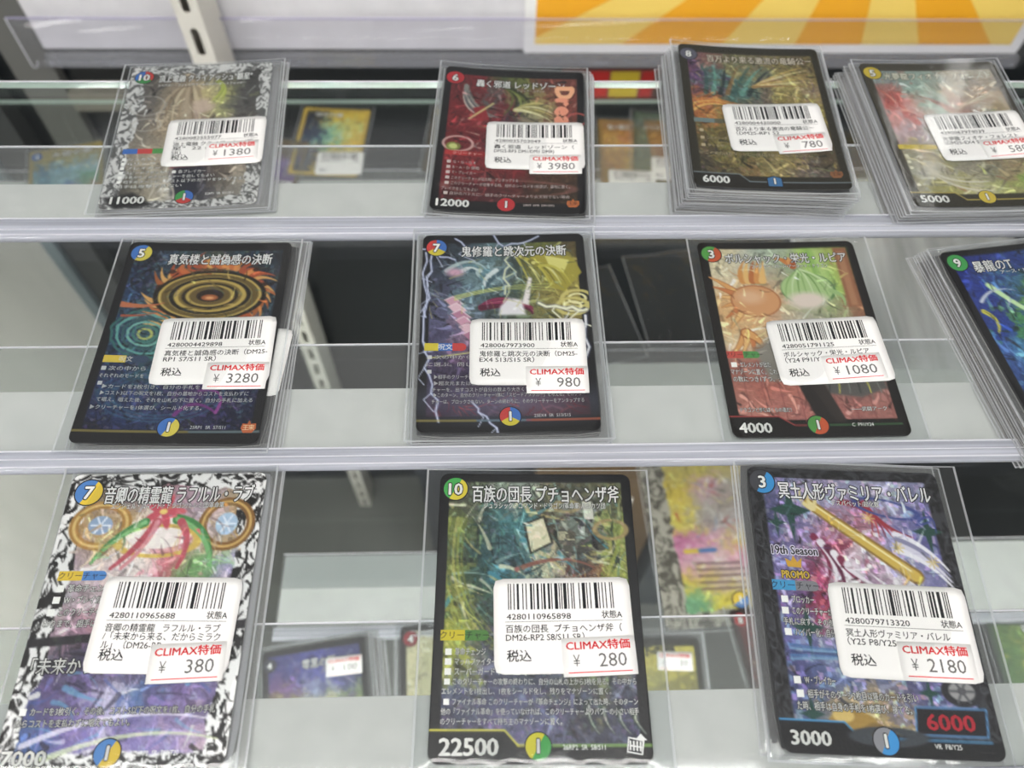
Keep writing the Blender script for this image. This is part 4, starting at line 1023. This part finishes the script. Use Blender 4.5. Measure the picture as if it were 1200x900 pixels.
CARDS.append(dict(short='orange and light green card', label='black-bordered card with orange and light green print priced 1080 yen, middle row right', pose=(114.7, 167.7, .2), h=1.9, art=A, mat=M_foil, mg=(4.0, 6.0, 2.0, 2.0), bend=(.5, .2, .2), seed=17, n=0,
  spec=dict(title=('ボルシャック・栄光・ルピア', .165, .93, .095, 3.9), sub=('ファイアー・バード/アーマード・ドラゴン', .32, .8, .14, 1.5), rout=.05, cost=(.082, .068, 3.9, ['4a8a40', 'b8502c'], '3'), bar=(.055, .25, .61, 3.0, ['b84a40', '4a8a48'], 'クリーチャー', '2a1a18'),
  rules=[(.07, .66, '■エレメントが出た', .3, 1.9), (.06, .695, 'マナゾーンに置く。これ', .33, 1.9), (.065, .73, 'の数につき1ずつ、シールドに置く。', .55, 1.9), (.07, .875, 'ドラゴンと歩むぼくらの道だ！', .36, 1.5), (.7, .875, '――武闘アーク', .9, 1.4)],
  power=('4000', .045, .225, .955, 4.0), mana=(.49, .945, 3.6, ['4a8a40', 'b8502c'], '1'), code=('C  P91/Y24', .68, .8, .945, 1.4),
  label=((10.2, -8.4, 2.2), '4280051791125', [('ボルシャック・栄光・ルピア', 32.0), ('（Y24 P91/Y', 13.0)]), disc=((17.6, -16.0, 3.2), '1080'))))

# middle row, cut by the right edge: blue
A = Art(110, 150, seed=8)
base_black(A, ['20308a 2a40a0 203a90 2a50a0 2a4a98 20307a', '2038a0 3a70a0 305a40 2a48a8 3048a0 203080', '2a40a0 58a048 78c060 d8f0c8 4a70a0 243890', '2040a8 48a050 a0d888 60a858 2a50a0 203080', '3a60b0 3a80c0 4a90b0 3a7a60 2a4890 1c2c70',
  '30509a 60a8d8 3a68a8 3a5a38 8a3a3a 242c68', '20408a 3a70a8 2a4a48 6a8a30 3a4a48 1c2860', '141c40 203468 20304a 28401c 1c2838 141c38'])
A.curve((.2, .2), (.4, .45), (.7, .5), 2.4, 'c8f0a8', .8); A.curve((.75, .15), (.5, .35), (.25, .55), 2.2, 'a0e080', .8); A.ell(.5, .36, .09, .06, 'e8f8e0', soft=4); A.curve((.1, .28), (.2, .2), (.34, .24), 1.4, 'c8d0e0', .2)
A.curve((.08, .33), (.16, .38), (.1, .44), 2, 'd8d030', .6)
CARDS.append(dict(short='blue card at the right edge', label='blue card with green glow cut off by the right edge, middle row', pose=(211.9, 160.5, 7.7), h=8.5, art=A, mat=M_foil, mg=(4.0, 4.0, 2.6, 2.6), bend=(.3, .2, 0), seed=19, n=8, shear=(-.75, .1),
  spec=dict(title=('暴龍のT', .17, .42, .1, 4.2), sub=('アース・ドラゴン', .32, .6, .14, 1.5), cost=(.085, .065, 3.9, ['3a8a48'], '9'), mana=(.5, .945, 3.6, ['3a8a48'], '1'))))

# back row, left: silver border
A = Art(130, 180, seed=21)
A.filigree(np.ones(A.X.shape), 'd8d8d6', '5c5c5c', 34, .15); mk = frame_mask(A, 7, 6, 5.5, 4, 6)
A.grid(['4a4644 5a5650 8a7a64 7a7460 4a4844 3a3a3a', '5a5654 8a7c68 b09a7c c0b070 a8a860 4a4a48', '6a6460 9a8a70 b8a488 c8a898 a0a060 504e4c', '7a7268 a08c70 a89478 98826c 807060 5a5650',
  '8a8070 a89880 b0a088 88746a 706058 6a645c', '9a9080 b8a890 a89c88 403848 6a5a50 a89888', '8a8274 b0a48c b8b0a0 2a2a3c 5a5048 b8a890', '5a564e a09680 c8c0b0 3a3a44 8a8278 8a8478'], .08, .05, .93, .95, 6, .07, mk, contrast=.25, hard=.3)
for k in range(8): A.curve((.46, .13), (.22+.04*k, .2), (.26+.05*k, .46), 2.4, ['b8a284', '8a7458', 'd0bc98', 'a08a6a'][k % 4], .5, .8, clip=mk)
for k in range(4): A.curve((.62, .13), (.72, .18), (.66-.03*k, .3), 2.2, ['a8b830', 'c8d050', '88982a'][k % 3], .4, .9, clip=mk)
A.ell(.54, .31, .07, .07, 'd0b4a0', soft=3, a=.8); A.ring(.16, .3, .12, .1, .8, 'b0aca4', a=.6); A.ring(.18, .44, .1, .06, .8, 'c0bcb0', a=.5)
A.poly([(.42, .72), (.62, .7), (.6, .92), (.44, .92)], '2a2a3a', soft=2); A.poly([(.4, .7), (.66, .69), (.65, .735), (.4, .745)], '8a2838', soft=1)
for k in range(3): A.curve((.3, .86), (.36+.05*k, .8), (.3+.08*k, .95), 2.0, 'd0c4b0', .5, .8, clip=mk)
A.poly([(.02, .93), (.2, .9), (.34, .98), (.1, 1)], '222224', soft=2)
CARDS.append(dict(short='silver-bordered pale card', label='silver-bordered pale card priced 1380 yen, back row left', pose=(-127.7, 273.4, 3.0), h=4.4, art=A, mat=M_foil, mg=(4.4, 5.6, 2.0, 2.6), bend=(.5, .2, .2), seed=23, n=4, shear=(1.0, .1), dark=False,
  spec=dict(edge='w', title=('頂上電融 クライアッシュ"覇星"', .2, .86, .1, 3.7), sub=('スペクター・ファミリア/チームボンバー/ビートジョッキー', .2, .82, .15, 1.4), rout=.05, cost=(.095, .085, 4.0, ['3a68b0', '3a8a48', 'b83a38'], '10'), bar=(.07, .36, .625, 3.0, ['3a68b0', 'b84040', '4a8a48'], '', 'ffffff'),
  rules=[(.08, .68, '■シンカライズ', .35, 1.5), (.08, .71, '■Gリンク', .3, 1.5), (.08, .74, '■ブレイカー', .34, 1.5), (.08, .77, '■スピードアタッカー', .4, 1.5), (.42, .77, '■各ブレイカー', .64, 1.5), (.08, .8, '■ 手札からこのクリーチャーを出してもよい', .7, 1.5), (.08, .83, '■相手のターンに、コスト以下のカードをタップする。', .9, 1.5), (.08, .86, '相手は攻撃できない', .5, 1.5)],
  power=('11000', .07, .28, .945, 4.0), mana=(.53, .935, 3.6, ['3a8a48', 'b83a38', '3a68b0'], '1'), code=('22RP1  SR  S11/S11', .66, .84, .92, 1.3),
  label=((10.8, -7.0, 0), '4280082555077', [('頂上電融 クライアッシュ"覇', 33.5), ('星"  22 (D', 18.0), ('SR)', 4.0)]), disc=((18.6, -13.3, 1.2), '1380'))))

# back row, centre: red
A = Art(130, 180, seed=22)
base_black(A, ['6a1a20 8a2028 4a5a30 6a7030 7a3a30 7a3a30', '7a1c22 5a5a58 7a2a30 8a8a50 a09050 8a3a30', '8a1e24 6a3030 802028 3a3a48 a8a070 7a4030', '7a1a20 902028 a02830 602028 5a5040 604030',
  '801c22 701820 702028 7a2a28 6a3a28 5a3a24', '8a1e24 8a2026 801e24 7a2024 6a3426 5a3a22', '7a1a20 8a2228 8a2a2c 6a2424 5a3424 4a3020', '501418 601820 5a2024 4a2420 402a1c 3a2a1a'], t=5, b=6, contrast=.4)
mk = frame_mask(A, 3.2, 5, 3.2, 6)
for k in range(6): A.curve((.16, .14), (.12+.02*k, .32), (.3+.02*k, .36), 2.0, ['c8c0b0', '4a4a58', '8a8a80'][k % 3], .4, .9, clip=mk)
for k in range(5): A.curve((.42, .12), (.56+.03*k, .2), (.44+.04*k, .34), 2.2, ['5a6a28', '2a3018', '8a9a40'][k % 3], .5, .85, clip=mk)
for k in range(6): A.curve((.52, .3), (.66, .2+.02*k), (.78, .28+.02*k), 2.2, ['d0c468', '8a803a', 'e8e0a0'][k % 3], .4, .85, clip=mk)
A.poly([(.22, .3), (.3, .28), (.34, .38), (.26, .4)], 'a02028'); A.line([(.2, .38), (.36, .26)], .8, 'd8c878')
A.ring(.14, .56, .1, .07, .8, 'd8a8a0'); A.ell(.11, .58, .05, .04, '7a8a30'); A.ell(.11, .58, .03, .024, 'c8d070')
A.ring(.5, .84, .42, .07, .8, 'a06058', a=.6); A.strokes(50, (.06, .1, .94, .6), ['d8c8b0', '2a1a1c', 'c83038', '8a8a58', '30303c'], (3, 9), (.3, 1.0), .7, 3, mk)
A.ring(.95, .36, .07, .06, .9, 'c85048')
def drea(c, w, z):
    b = MB()
    for ch, v in (('D', .165), ('r', .235), ('e', .3), ('a', .37)):
        X, Y = UV(.865, v); text(b, ch, X, Y, 8.2, ink('e8987c' if ch != 'D' else 'f0b088'), z+.015, align='c', rot=-90, bold=.075)
    b.build('vertical_lettering', c, w); seal(c, w, z, .92, .93, 'b8683a', '3a1a10')
CARDS.append(dict(short='red card', label='red card priced 3980 yen, back row centre', pose=(10.1, 268.2, -3.5), h=5.6, art=A, mat=M_foil, mg=(3.0, 2.0, 3.2, 2.6), bend=(1.0, .2, -.3), seed=29, n=5, shear=(.15, -.2), extra=drea,
  spec=dict(title=('轟く邪道 レッドゾーン', .23, .86, .115, 3.7), sub=('ソニック・コマンド', .52, .72, .155, 1.4), cost=(.075, .085, 4.0, ['a82830'], '6'), bar=(.06, .36, .625, 2.6, ['a83030', '8a2426'], 'クリーチャー', 'd8a8a0'), ink='c8b8b4',
  rules=[(.08, .685, '■G・G・G 4', .27, 1.5), (.08, .72, '■B・A・D 侵略', .3, 1.5), (.08, .755, '■T・ブレイカー', .28, 1.5), (.08, .79, '■ このクリーチャーが出た時、アンタップする', .56, 1.5), (.08, .825, '■このクリーチャーが攻撃する時、相手のシールドを1枚選び、墓地に置く。', .9, 1.5), (.06, .86, 'ブレイクをしてもよい', .3, 1.5), (.08, .89, '■自分のバトルに、相手のクリーチャーより火文明でない場合', .9, 1.5)],
  power=('12000', .04, .25, .95, 4.0), mana=(.49, .945, 3.6, ['b02a30'], '1'), manakw=dict(), code=('25RP3  DMR  DM1/DM1', .6, .8, .945, 1.2),
  label=((10.3, -5.0, 1.2), '4280035703049', [('轟く邪道   レッドゾーン（', 34.0), ('DM25-RP3 DM1/DM1 DMR)', 25.5)]), disc=((19.2, -16.3, .8), '3980'))))

# back row: thick stack with brown-gold card
A = Art(130, 180, seed=23)
base_black(A, ['6a3a5a 8a5a50 6a6a40 7a6a48 8a7a40 6a5a30', '5a3a70 4a7068 8a7840 6a7a60 a89a50 8a7438', '7a4a60 3a6058 4a7a70 7a6a50 b0a050 9a8060', 'b05a28 8a6a30 5a5a48 6a5a50 8a7838 a08a40',
  'c07028 b08030 8a7838 7a6838 706030 7a6a30', '6a5a28 7a6a30 8a7a38 6a6030 706a38 5a4a28', '5a4a28 8a7a30 6a6a38 8a7a48 706040 5a4a30', '4a4030 6a5a30 8a6a38 b09848 6a5a50 4a4030'], l=3.6, t=5, b=7, edge='2e2a1c')
mk = frame_mask(A, 3.6, 5, 3.6, 7)
for k in range(7): A.curve((.16+.05*k, .36), (.2+.06*k, .2), (.14+.09*k, .15), 2.2, ['2f5a54', '5a9a88', '1c2c30', '88602c'][k % 4], .3, .85, clip=mk)
for k in range(6): A.curve((.5, .3), (.7, .18+.02*k), (.9, .14+.03*k), 1.6, ['d8b050', 'e8d090', '9a6a30'][k % 3], .3, .85, clip=mk)
for k in range(6): A.curve((.05, .42+.015*k), (.2, .38), (.4, .44+.01*k), 1.6, ['e89030', 'c85a20', 'f0b850'][k % 3], .4, .85, clip=mk)
A.strokes(80, (.06, .1, .94, .92), ['c8a848', '5a3a68', '3a3018', '8a9a58', 'd8c888', '6a4a28'], (3, 9), (.3, 1.0), .7, 3, mk)
A.sparkle(.2, .8, mask=mk); bottom_band(A, '7a8890', .36, .955, '232018', .045, .5)
CARDS.append(dict(short='brown-gold foil card', label='brown-gold foil card topping the thick stack priced 780 yen, back row', pose=(115.7, 271.7, -2.9), h=15.0, art=A, mat=M_foil, mg=(3.6, 2.4, 2.4, 2.4), bend=(1.0, .3, -.3), seed=31, n=14, shear=(-.33, -.1), extra=lambda c, w, z: seal(c, w, z, .92, .9, '8a5a38', '4a2c1c'),
  spec=dict(title=('百万より来る激流の竜騎公－', .2, .94, .1, 3.7), tink='d8ccb8', cost=(.07, .075, 3.8, ['5a5a68'], '8'), bar=(.05, .33, .56, 2.6, ['6a7a78', '5a5a48'], '', 'ffffff'), ink='b8a888',
  rules=[(.08, .63, '■', None, 1.5), (.08, .68, '■', None, 1.5), (.08, .73, '■', None, 1.5), (.12, .68, 'このクリーチャーが出た時、自分の', .5, 1.4), (.12, .73, 'ターン中、手札から呪文を唱えてもよい。相手は', .75, 1.4), (.1, .78, 'この能力は各ターンに一度だけ使え、残りを山札に', .8, 1.4)],
  power=('6000', .06, .23, .95, 4.0), mana=(.52, .95, 3.2, ['3a6a98'], '1'), manakw=dict(square=True),
  label=((6.0, -8.3, 3.2), '4280004430000', [('百万より来る激流の竜騎公－', 33.0), ('（DM25-RP1 S2', 18.0)]), disc=((15.5, -17.9, 6.0), '780'))))

# back row, right: pale teal card
A = Art(130, 180, seed=24)
base_black(A, ['8a9a98 90a89a 9ab0a0 a0a898 a89878 a8a088', 'b06a60 90b0a0 98a890 b08a60 8a6a50 907a60', 'c85048 c07860 8aa890 a8705a b09a80 a08058', 'd06a60 b88a80 788060 98604a 989080 8a9a58',
  'b89098 9a8a98 7a7a50 8a7050 7a7060 b07058', 'a8906a 9a8a48 8a8a58 807858 8a7a60 988a60', '9a9a80 b8b098 98907a 8a8468 a08a60 b0a468', '807848 b0a858 c8c090 b0b068 a0a850 8ab040'], l=4, t=5, b=7, edge='3a3424', contrast=.3)
mk = frame_mask(A, 4, 5, 4, 7)
for k in range(6): A.curve((.26, .44), (.2-.02*k, .3), (.06+.06*k, .18+.05*k), 3.0, ['d8604c', 'e89078', 'c04038'][k % 3], .4, .9, clip=mk)
for k in range(6): A.curve((.6, .38), (.46, .26+.02*k), (.3+.04*k, .24+.01*k), 1.8, ['a0402c', '6a3828', 'c88858'][k % 3], .3, .85, clip=mk)
for k in range(5): A.curve((.5, .4), (.7, .28), (.9, .16+.03*k), 1.6, ['c8b088', '8a5a38', 'd8c8a0'][k % 3], .3, .85, clip=mk)
A.strokes(70, (.06, .1, .94, .92), ['e0d8b0', '5a4a30', '8a9a60', 'a85840', '98a8a0'], (3, 9), (.3, 1.0), .7, 3, mk)
for k in range(4): A.curve((.2, .74), (.26, .9-.02*k), (.56, .9-.03*k), 2.4, ['e0d8c0', 'b8b090'][k % 2], .6, .8, clip=mk)
bottom_band(A, 'c8b040', .36, .955, '2c2818', .045, .5)
CARDS.append(dict(short='pale green card with red petals', label='pale green card with red petals topping the stack priced 580 yen, back row right', pose=(201.0, 265.3, 1.1), h=11.5, art=A, mat=M_foil, mg=(3.0, 3.0, 2.6, 2.6), bend=(.8, .3, 0), seed=37, n=10, shear=(-.5, .12), dark=False,
  spec=dict(title=('光夢龍フィオナ・フォレスト', .155, .93, .1, 3.7), tink='e8e4d0', cost=(.08, .075, 4.0, ['c0a830'], '5'), bar=(.05, .32, .61, 2.6, ['d0b848', 'c0a838'], 'クリーチャー', '4a4020'), ink='d8d4b8',
  rules=[(.07, .67, '■', None, 1.5), (.07, .71, '■', None, 1.5), (.07, .75, '■', None, 1.5), (.07, .86, '■ターンのはじめ', .3, 1.4), (.11, .71, 'ブロッカー', .24, 1.4), (.11, .75, 'W・ブレイカー', .26, 1.4)],
  power=('5000', .055, .24, .95, 4.0), mana=(.5, .94, 3.4, ['c8b040'], '1'),
  label=((9.4, -3.8, 2.0), '4280067974039', [('光夢龍フィオナ・フォレスト', 33.0), ('（DM25-EX4 S', 15.0)]), disc=((18.3, -11.5, 4.0), '580'))))

for k, d in enumerate(CARDS):
    h = max(d['h'], 2.0); z = SH+h-T
    g_ = d['art'].img @ np.array([.3, .59, .11]); d['art'].img = d['art'].img*.78+g_[..., None]*.22
    d['art'].paint(190, d['art'].inside(.08, .12, .92, .6), (1.5, 6), (.2, 1.1), seed=9)
    if d['n'] == 0: z = BASE
    card(d['label'], d['pose'], z, d['art'], d['mat'], d['mg'], d['bend'], d['seed'], spec=d['spec'], extra=d.get('extra'))
    if d['n']:
        short = d['short']
        stack(d['pose'], z-0.02, BASE, d['n'], 'sleeved card stacked under the '+short, 'cards under the '+short, d.get('shear', (0, 0)), seed=d['seed'], dark=d.get('dark', True), with_label=d.get('lab2'))

# ------------------------------------------------------------------ cards on the lower shelf, seen through the glass
def small_art(seed, rows, edge='1a1a1c', l=3.5, contrast=.4, t=3.5):
    A = Art(60, 84, seed=seed); base_black(A, rows, l=l, t=t, r=l, b=5, edge=edge, warp=7, contrast=contrast)
    A.strokes(40, (.08, .1, .92, .9), ['e8e0c8', '2a2420', rows[1].split()[0], rows[2].split()[1]], (4, 11), (.4, 1.6), .7, 1, frame_mask(A, l, t, l, 5)); return A
LB = LOW+1.6
def low(label, pose, rows, seed, spec, z=LB, edge='1a1a1c', stk=0, shear=(0, 0), short='', **k):
    A = small_art(seed, rows, edge, **k)
    card(label, pose, z+stk*.75, A, M_foil, (3, 3.4, 3, 3), (.4, .3, 0), seed, spec=spec)
    if stk: stack(pose, z+stk*.75-.02, z, stk, 'sleeved card stacked under the '+short, 'cards under the '+short, shear, seed=seed)
low('gold-bordered card with pale blue print, far row at the left', (-372, 524, 14), ['a89858 a89858 9a8a50', '4a7a98 88b8c8 a0c0c8', '70a0a8 98c0c8 60a080', 'a07050 4a6aa8 c09078', '6a8a50 a06858 7a8a60'], 51, dict(title=('水龍の章', .3, .85, .1, 4.5), cost=(.1, .09, 4.5, ['3a68a8'], '4')), edge='9a8a50')
low('yellow card with shade painted on its left half and white price label, far row', (-145, 573, -4), ['1a2030 e8c850 e0c048', '202848 a8d0a0 d8d070', '203858 90c8a8 e0b850', '283050 c8a850 e8d070', '1a2038 d8b850 e0c860'], 52,  # dark left column: shade from another sleeve painted into the art
    dict(title=('時空の翼', .2, .6, .1, 4.0), label=((13, -28, 3), '4280051793344', [('', 1)])), edge='c8a848', contrast=.2)
low('brown-bordered purple card with white label, in front of the yellow one', (-200, 532, -8), ['5a4a38 5a4a38 6a5a40', '3a2a58 5a3a88 8a70b0', '3a2a50 4a3070 6a4a90', '4a3a48 5a4060 5a4a40', '4a3a38 4a3a50 5a4a38'], 53,
    dict(title=('ハーツ', .55, .85, .1, 4.0), label=((8, -22, 2), '4280051795511', [('', 1)])), edge='6a5a38')
low('dark brown card half hidden behind the red card, far row', (-24, 575, -6), ['5a5030 4a4030 4a3a28', '6a6030 50482c 3a3020', '5a4a28 403424 302820'], 54, dict(cost=(.12, .1, 4.5, ['b0a040'], '3')), edge='4a3c22')
low('gold and orange foil card with white barcode label, far row right of the red card', (134, 557, -2), ['a87838 a07038 987038', 'c09858 c87868 a87838', 'b88a40 d8a848 a86830', '986830 b89848 7a6a38', 'a88838 907038 6a5a30'], 55,
    dict(title=('鬼ヶ覇王 ジャオウガ', .14, .92, .12, 5.0), label=((-4, -37, -2), '4280051797788', [('', 1)])), edge='8a6a34')
low('greenish card with white label behind the gold foil card', (166, 566, -6), ['5a6a58 6a7a68 5a6a58', '6a8070 7a9080 5a7060', '5a6a58 687868 506050'], 56, dict(label=((6, -30, 0), '4280051799900', [('', 1)])), edge='4a5a4a', z=LB)
low('black-bordered purple and cream foil card with 100 yen sticker, lower shelf', (-105.4, 76, 8.4), ['3a3a78 4a4a98 3a3a70', '6a4a80 8a90b0 4a4a78', '8a8050 d8d0a0 7a8a60', 'a89850 e0d8b0 b0a860', '6a4a78 c8b890 5a6a58', '4a3a68 706080 3a3a50'], 57,
    dict(title=('零黒の輝', .38, .7, .13, 4.6), cost=(.07, .1, 3.8, ['3a3a44'], '4'), disc=((18, 28, -3), '100')), stk=7, shear=(1.3, .5), short='purple and cream card on the lower shelf')
low('black card with red cost badge behind the green and gold card, lower shelf', (-25, 88, 3), ['d8d0a8 c8c090 b8b080', 'c8c098 b8b890 a8a070', 'b0a870 c8b880 a89860'], 58, dict(cost=(.1, .09, 4.6, ['8a2028'], '4')), stk=2, shear=(-1, .2), short='card with red badge on the lower shelf', edge='1c1a1a')
low('card with yellow title band and 30 yen sticker, lower shelf', (98, 76, -1), ['c8c080 d0c060 c8b850', '8a8a60 a09a60 7a7440', '6a6a48 8a8458 5a5838', '5a5a40 6a6848 4a4830'], 59, dict(title=('月下の絆', .3, .75, .085, 4.6), tink='2a2a28', disc=((15, 30, -2), '30')), stk=3, shear=(.2, 1.4), short='yellow-titled card on the lower shelf', edge='24241c', t=5)
low('dark red card leaning at an angle behind the purple sparkle card, lower shelf', (190, 98, 8), ['5a1c1c 6a2420 4a1818', '4a2820 3a2a24 502020', '2a3030 4a5048 3a3430'], 60, dict(cost=(.1, .08, 4.2, ['a02828'], '8')), edge='2a1a18')
low('green and yellow foil card at the lower right edge, lower shelf', (350, 86, -1), ['5a7a3a 8a9a50 98a060', '4a6a38 c8b850 a8a048', '5a7a40 98902c c0b050', '3a5a38 a8a048 706a30'], 61, dict(title=('審判の剣', .35, .85, .09, 4.0)), edge='3a4a38', t=6)
A = Art(90, 120, 100, 124, seed=62)
A.filigree(np.ones(A.X.shape), 'a8a498', '55524a', 26, .11); mk = frame_mask(A, 16, 7, 10, 10, 5)
A.grid(['b8a860 c8b858 b8a870 c8b070', 'd0b850 c8a0b0 a8a098 b8a888', 'd8c058 b8b0a8 988880 a8a098', 'd8c860 a89898 b8b0b0 a09890', 'c878a0 d8a8b8 d8c070 c888a0', 'd8a8b8 e0c8c8 d890a8 d8b8b8', 'd8c050 c8b0a0 d8c8b8 c8a8a0', '70a078 d8c850 c8b048 88a868'], .16, .05, .9, .92, 7, .08, mk, contrast=.3, hard=.35)
A.strokes(50, (.2, .1, .85, .55), ['e8e8e8', '3a3a3a', 'b03030', 'e0d060', '88a0b8'], (4, 11), (.5, 2), .75, 1, mk)
for k in range(5): A.line([(.28, .66+.035*k), (.28+.3+.1*(k % 3), .67+.035*k)], 1.5, '5a4048', a=.8)
A.line([(.22, .59), (.32, .59)], 3, 'd8c040'); A.line([(.32, .59), (.42, .59)], 3, '4a78b0')
o = empty('sleeved_card', 158, 190, LB, 3, 'large pale pink and yellow card with silver border, lower shelf between two front cards', 'trading card')
wz = lambda X, Y: 0.3*(np.asarray(X)/40)**2
c = slab(100, 124, 4, 90, 120, 0, T, M_foil, M_edge, M_back, wz, A.img, 'card', o)
bd = MB(); bd.poly(circle(2, -46, 6.2), ink('2a2a30'), T+.04); bd.poly(circle(2, -46, 5.2, 16, 30, 210), ink('d8b83a'), T+.07); bd.poly(circle(2, -46, 5.2, 16, 210, 390), ink('4a80c0'), T+.07)
text(bd, '1', 2, -46, 5, M_pt, T+.1, align='c', rot=180, bold=.03); bd.build('mana_badge', c, wz)
sleeve(o, (2, 3, 2, 3), wz, 71, 100, 124)
bpy.data.objects.remove(_to)
for k, (x, y, r, lb) in enumerate(((152, 392, 8, 'empty clear sleeve on the lower shelf, nearer the orange and green card'), (78, 372, 14, 'empty clear sleeve on the lower shelf, nearer the white lightning card'))):
    o = empty('empty_sleeve', x, y, LB, r, lb, 'card sleeve', 'empty sleeves')
    e = sleeve(o, (3, 3, 3, 3), lambda X, Y: 0.8*np.sin(np.asarray(X)*.15+k), 90+k, amp=1.6)
    e.name = 'film'
# added hazy sheet imitating a ceiling reflection in the lower glass
M_glare = clear('glare_haze', 'eef0f0', 1.5, 0.16, haze=0.42, hazecol='eceeee', streak=(60.0, 4.0, 60.0), gloss=1.2)
o = empty('added_glare_sheet', 340, 400, LB, -3, 'added hazy sheet imitating ceiling reflection on the lower shelf left of the blue card', 'reflection stand-in')
b = MB(); b.box((-85, -80, 0), (110, 95, 1.2), M_glare)
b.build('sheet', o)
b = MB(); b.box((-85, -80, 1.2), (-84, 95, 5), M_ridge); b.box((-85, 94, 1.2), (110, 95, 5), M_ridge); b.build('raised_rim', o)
# storage boxes on the floor of the case, dim behind the shelves
for k, (x0, y0, w, d, h, c, lb) in enumerate(((60, 420, 170, 120, 120, '5a4428', 'brown storage box low in the case below the orange and green card'), (250, 400, 150, 140, 90, '4a4e54', 'grey storage box low in the case at the right'), (-95, 440, 130, 110, 110, '24262c', 'black storage box low in the case left of centre'))):
    o = empty('storage_box', x0, y0, -1450, 4*k-4, lb, 'box')
    m1 = plain('box_card_'+c, c, 0.5); b = MB(); b.box((0, 0, 0), (w, d, h+380), m1); b.build('body', o)
    b = MB(); b.box((-3, -3, h+380), (w+3, d+3, h+410), m1); b.build('lid', o)
    b = MB(); b.box((w*.25, -0.6, h+300), (w*.75, 0, h+350), M_white); b.build('blank_tag', o)


# added unseen fill lights under the shelf fronts, brightening the lower levels
for zt, pw, lb in ((SH, FILL_STRIP, 'added fill light under the front edge of the clear glass shelf'), (LOW, FILL_STRIP_LOW, 'added fill light under the front edge of the lower glass shelf')):
    o = empty('added_fill_strip', 60, -48, zt-22, 0, lb, 'added fill light')
    b = MB(); b.box((-480, -8, 6), (480, 8, 17), M_house); b.build('housing', o)
    b = MB(); b.box((-470, -6, 2), (470, 6, 6), emit('fill_strip_glow', (1.0, 0.99, 0.97, 1), pw)); b.build('diffuser', o)
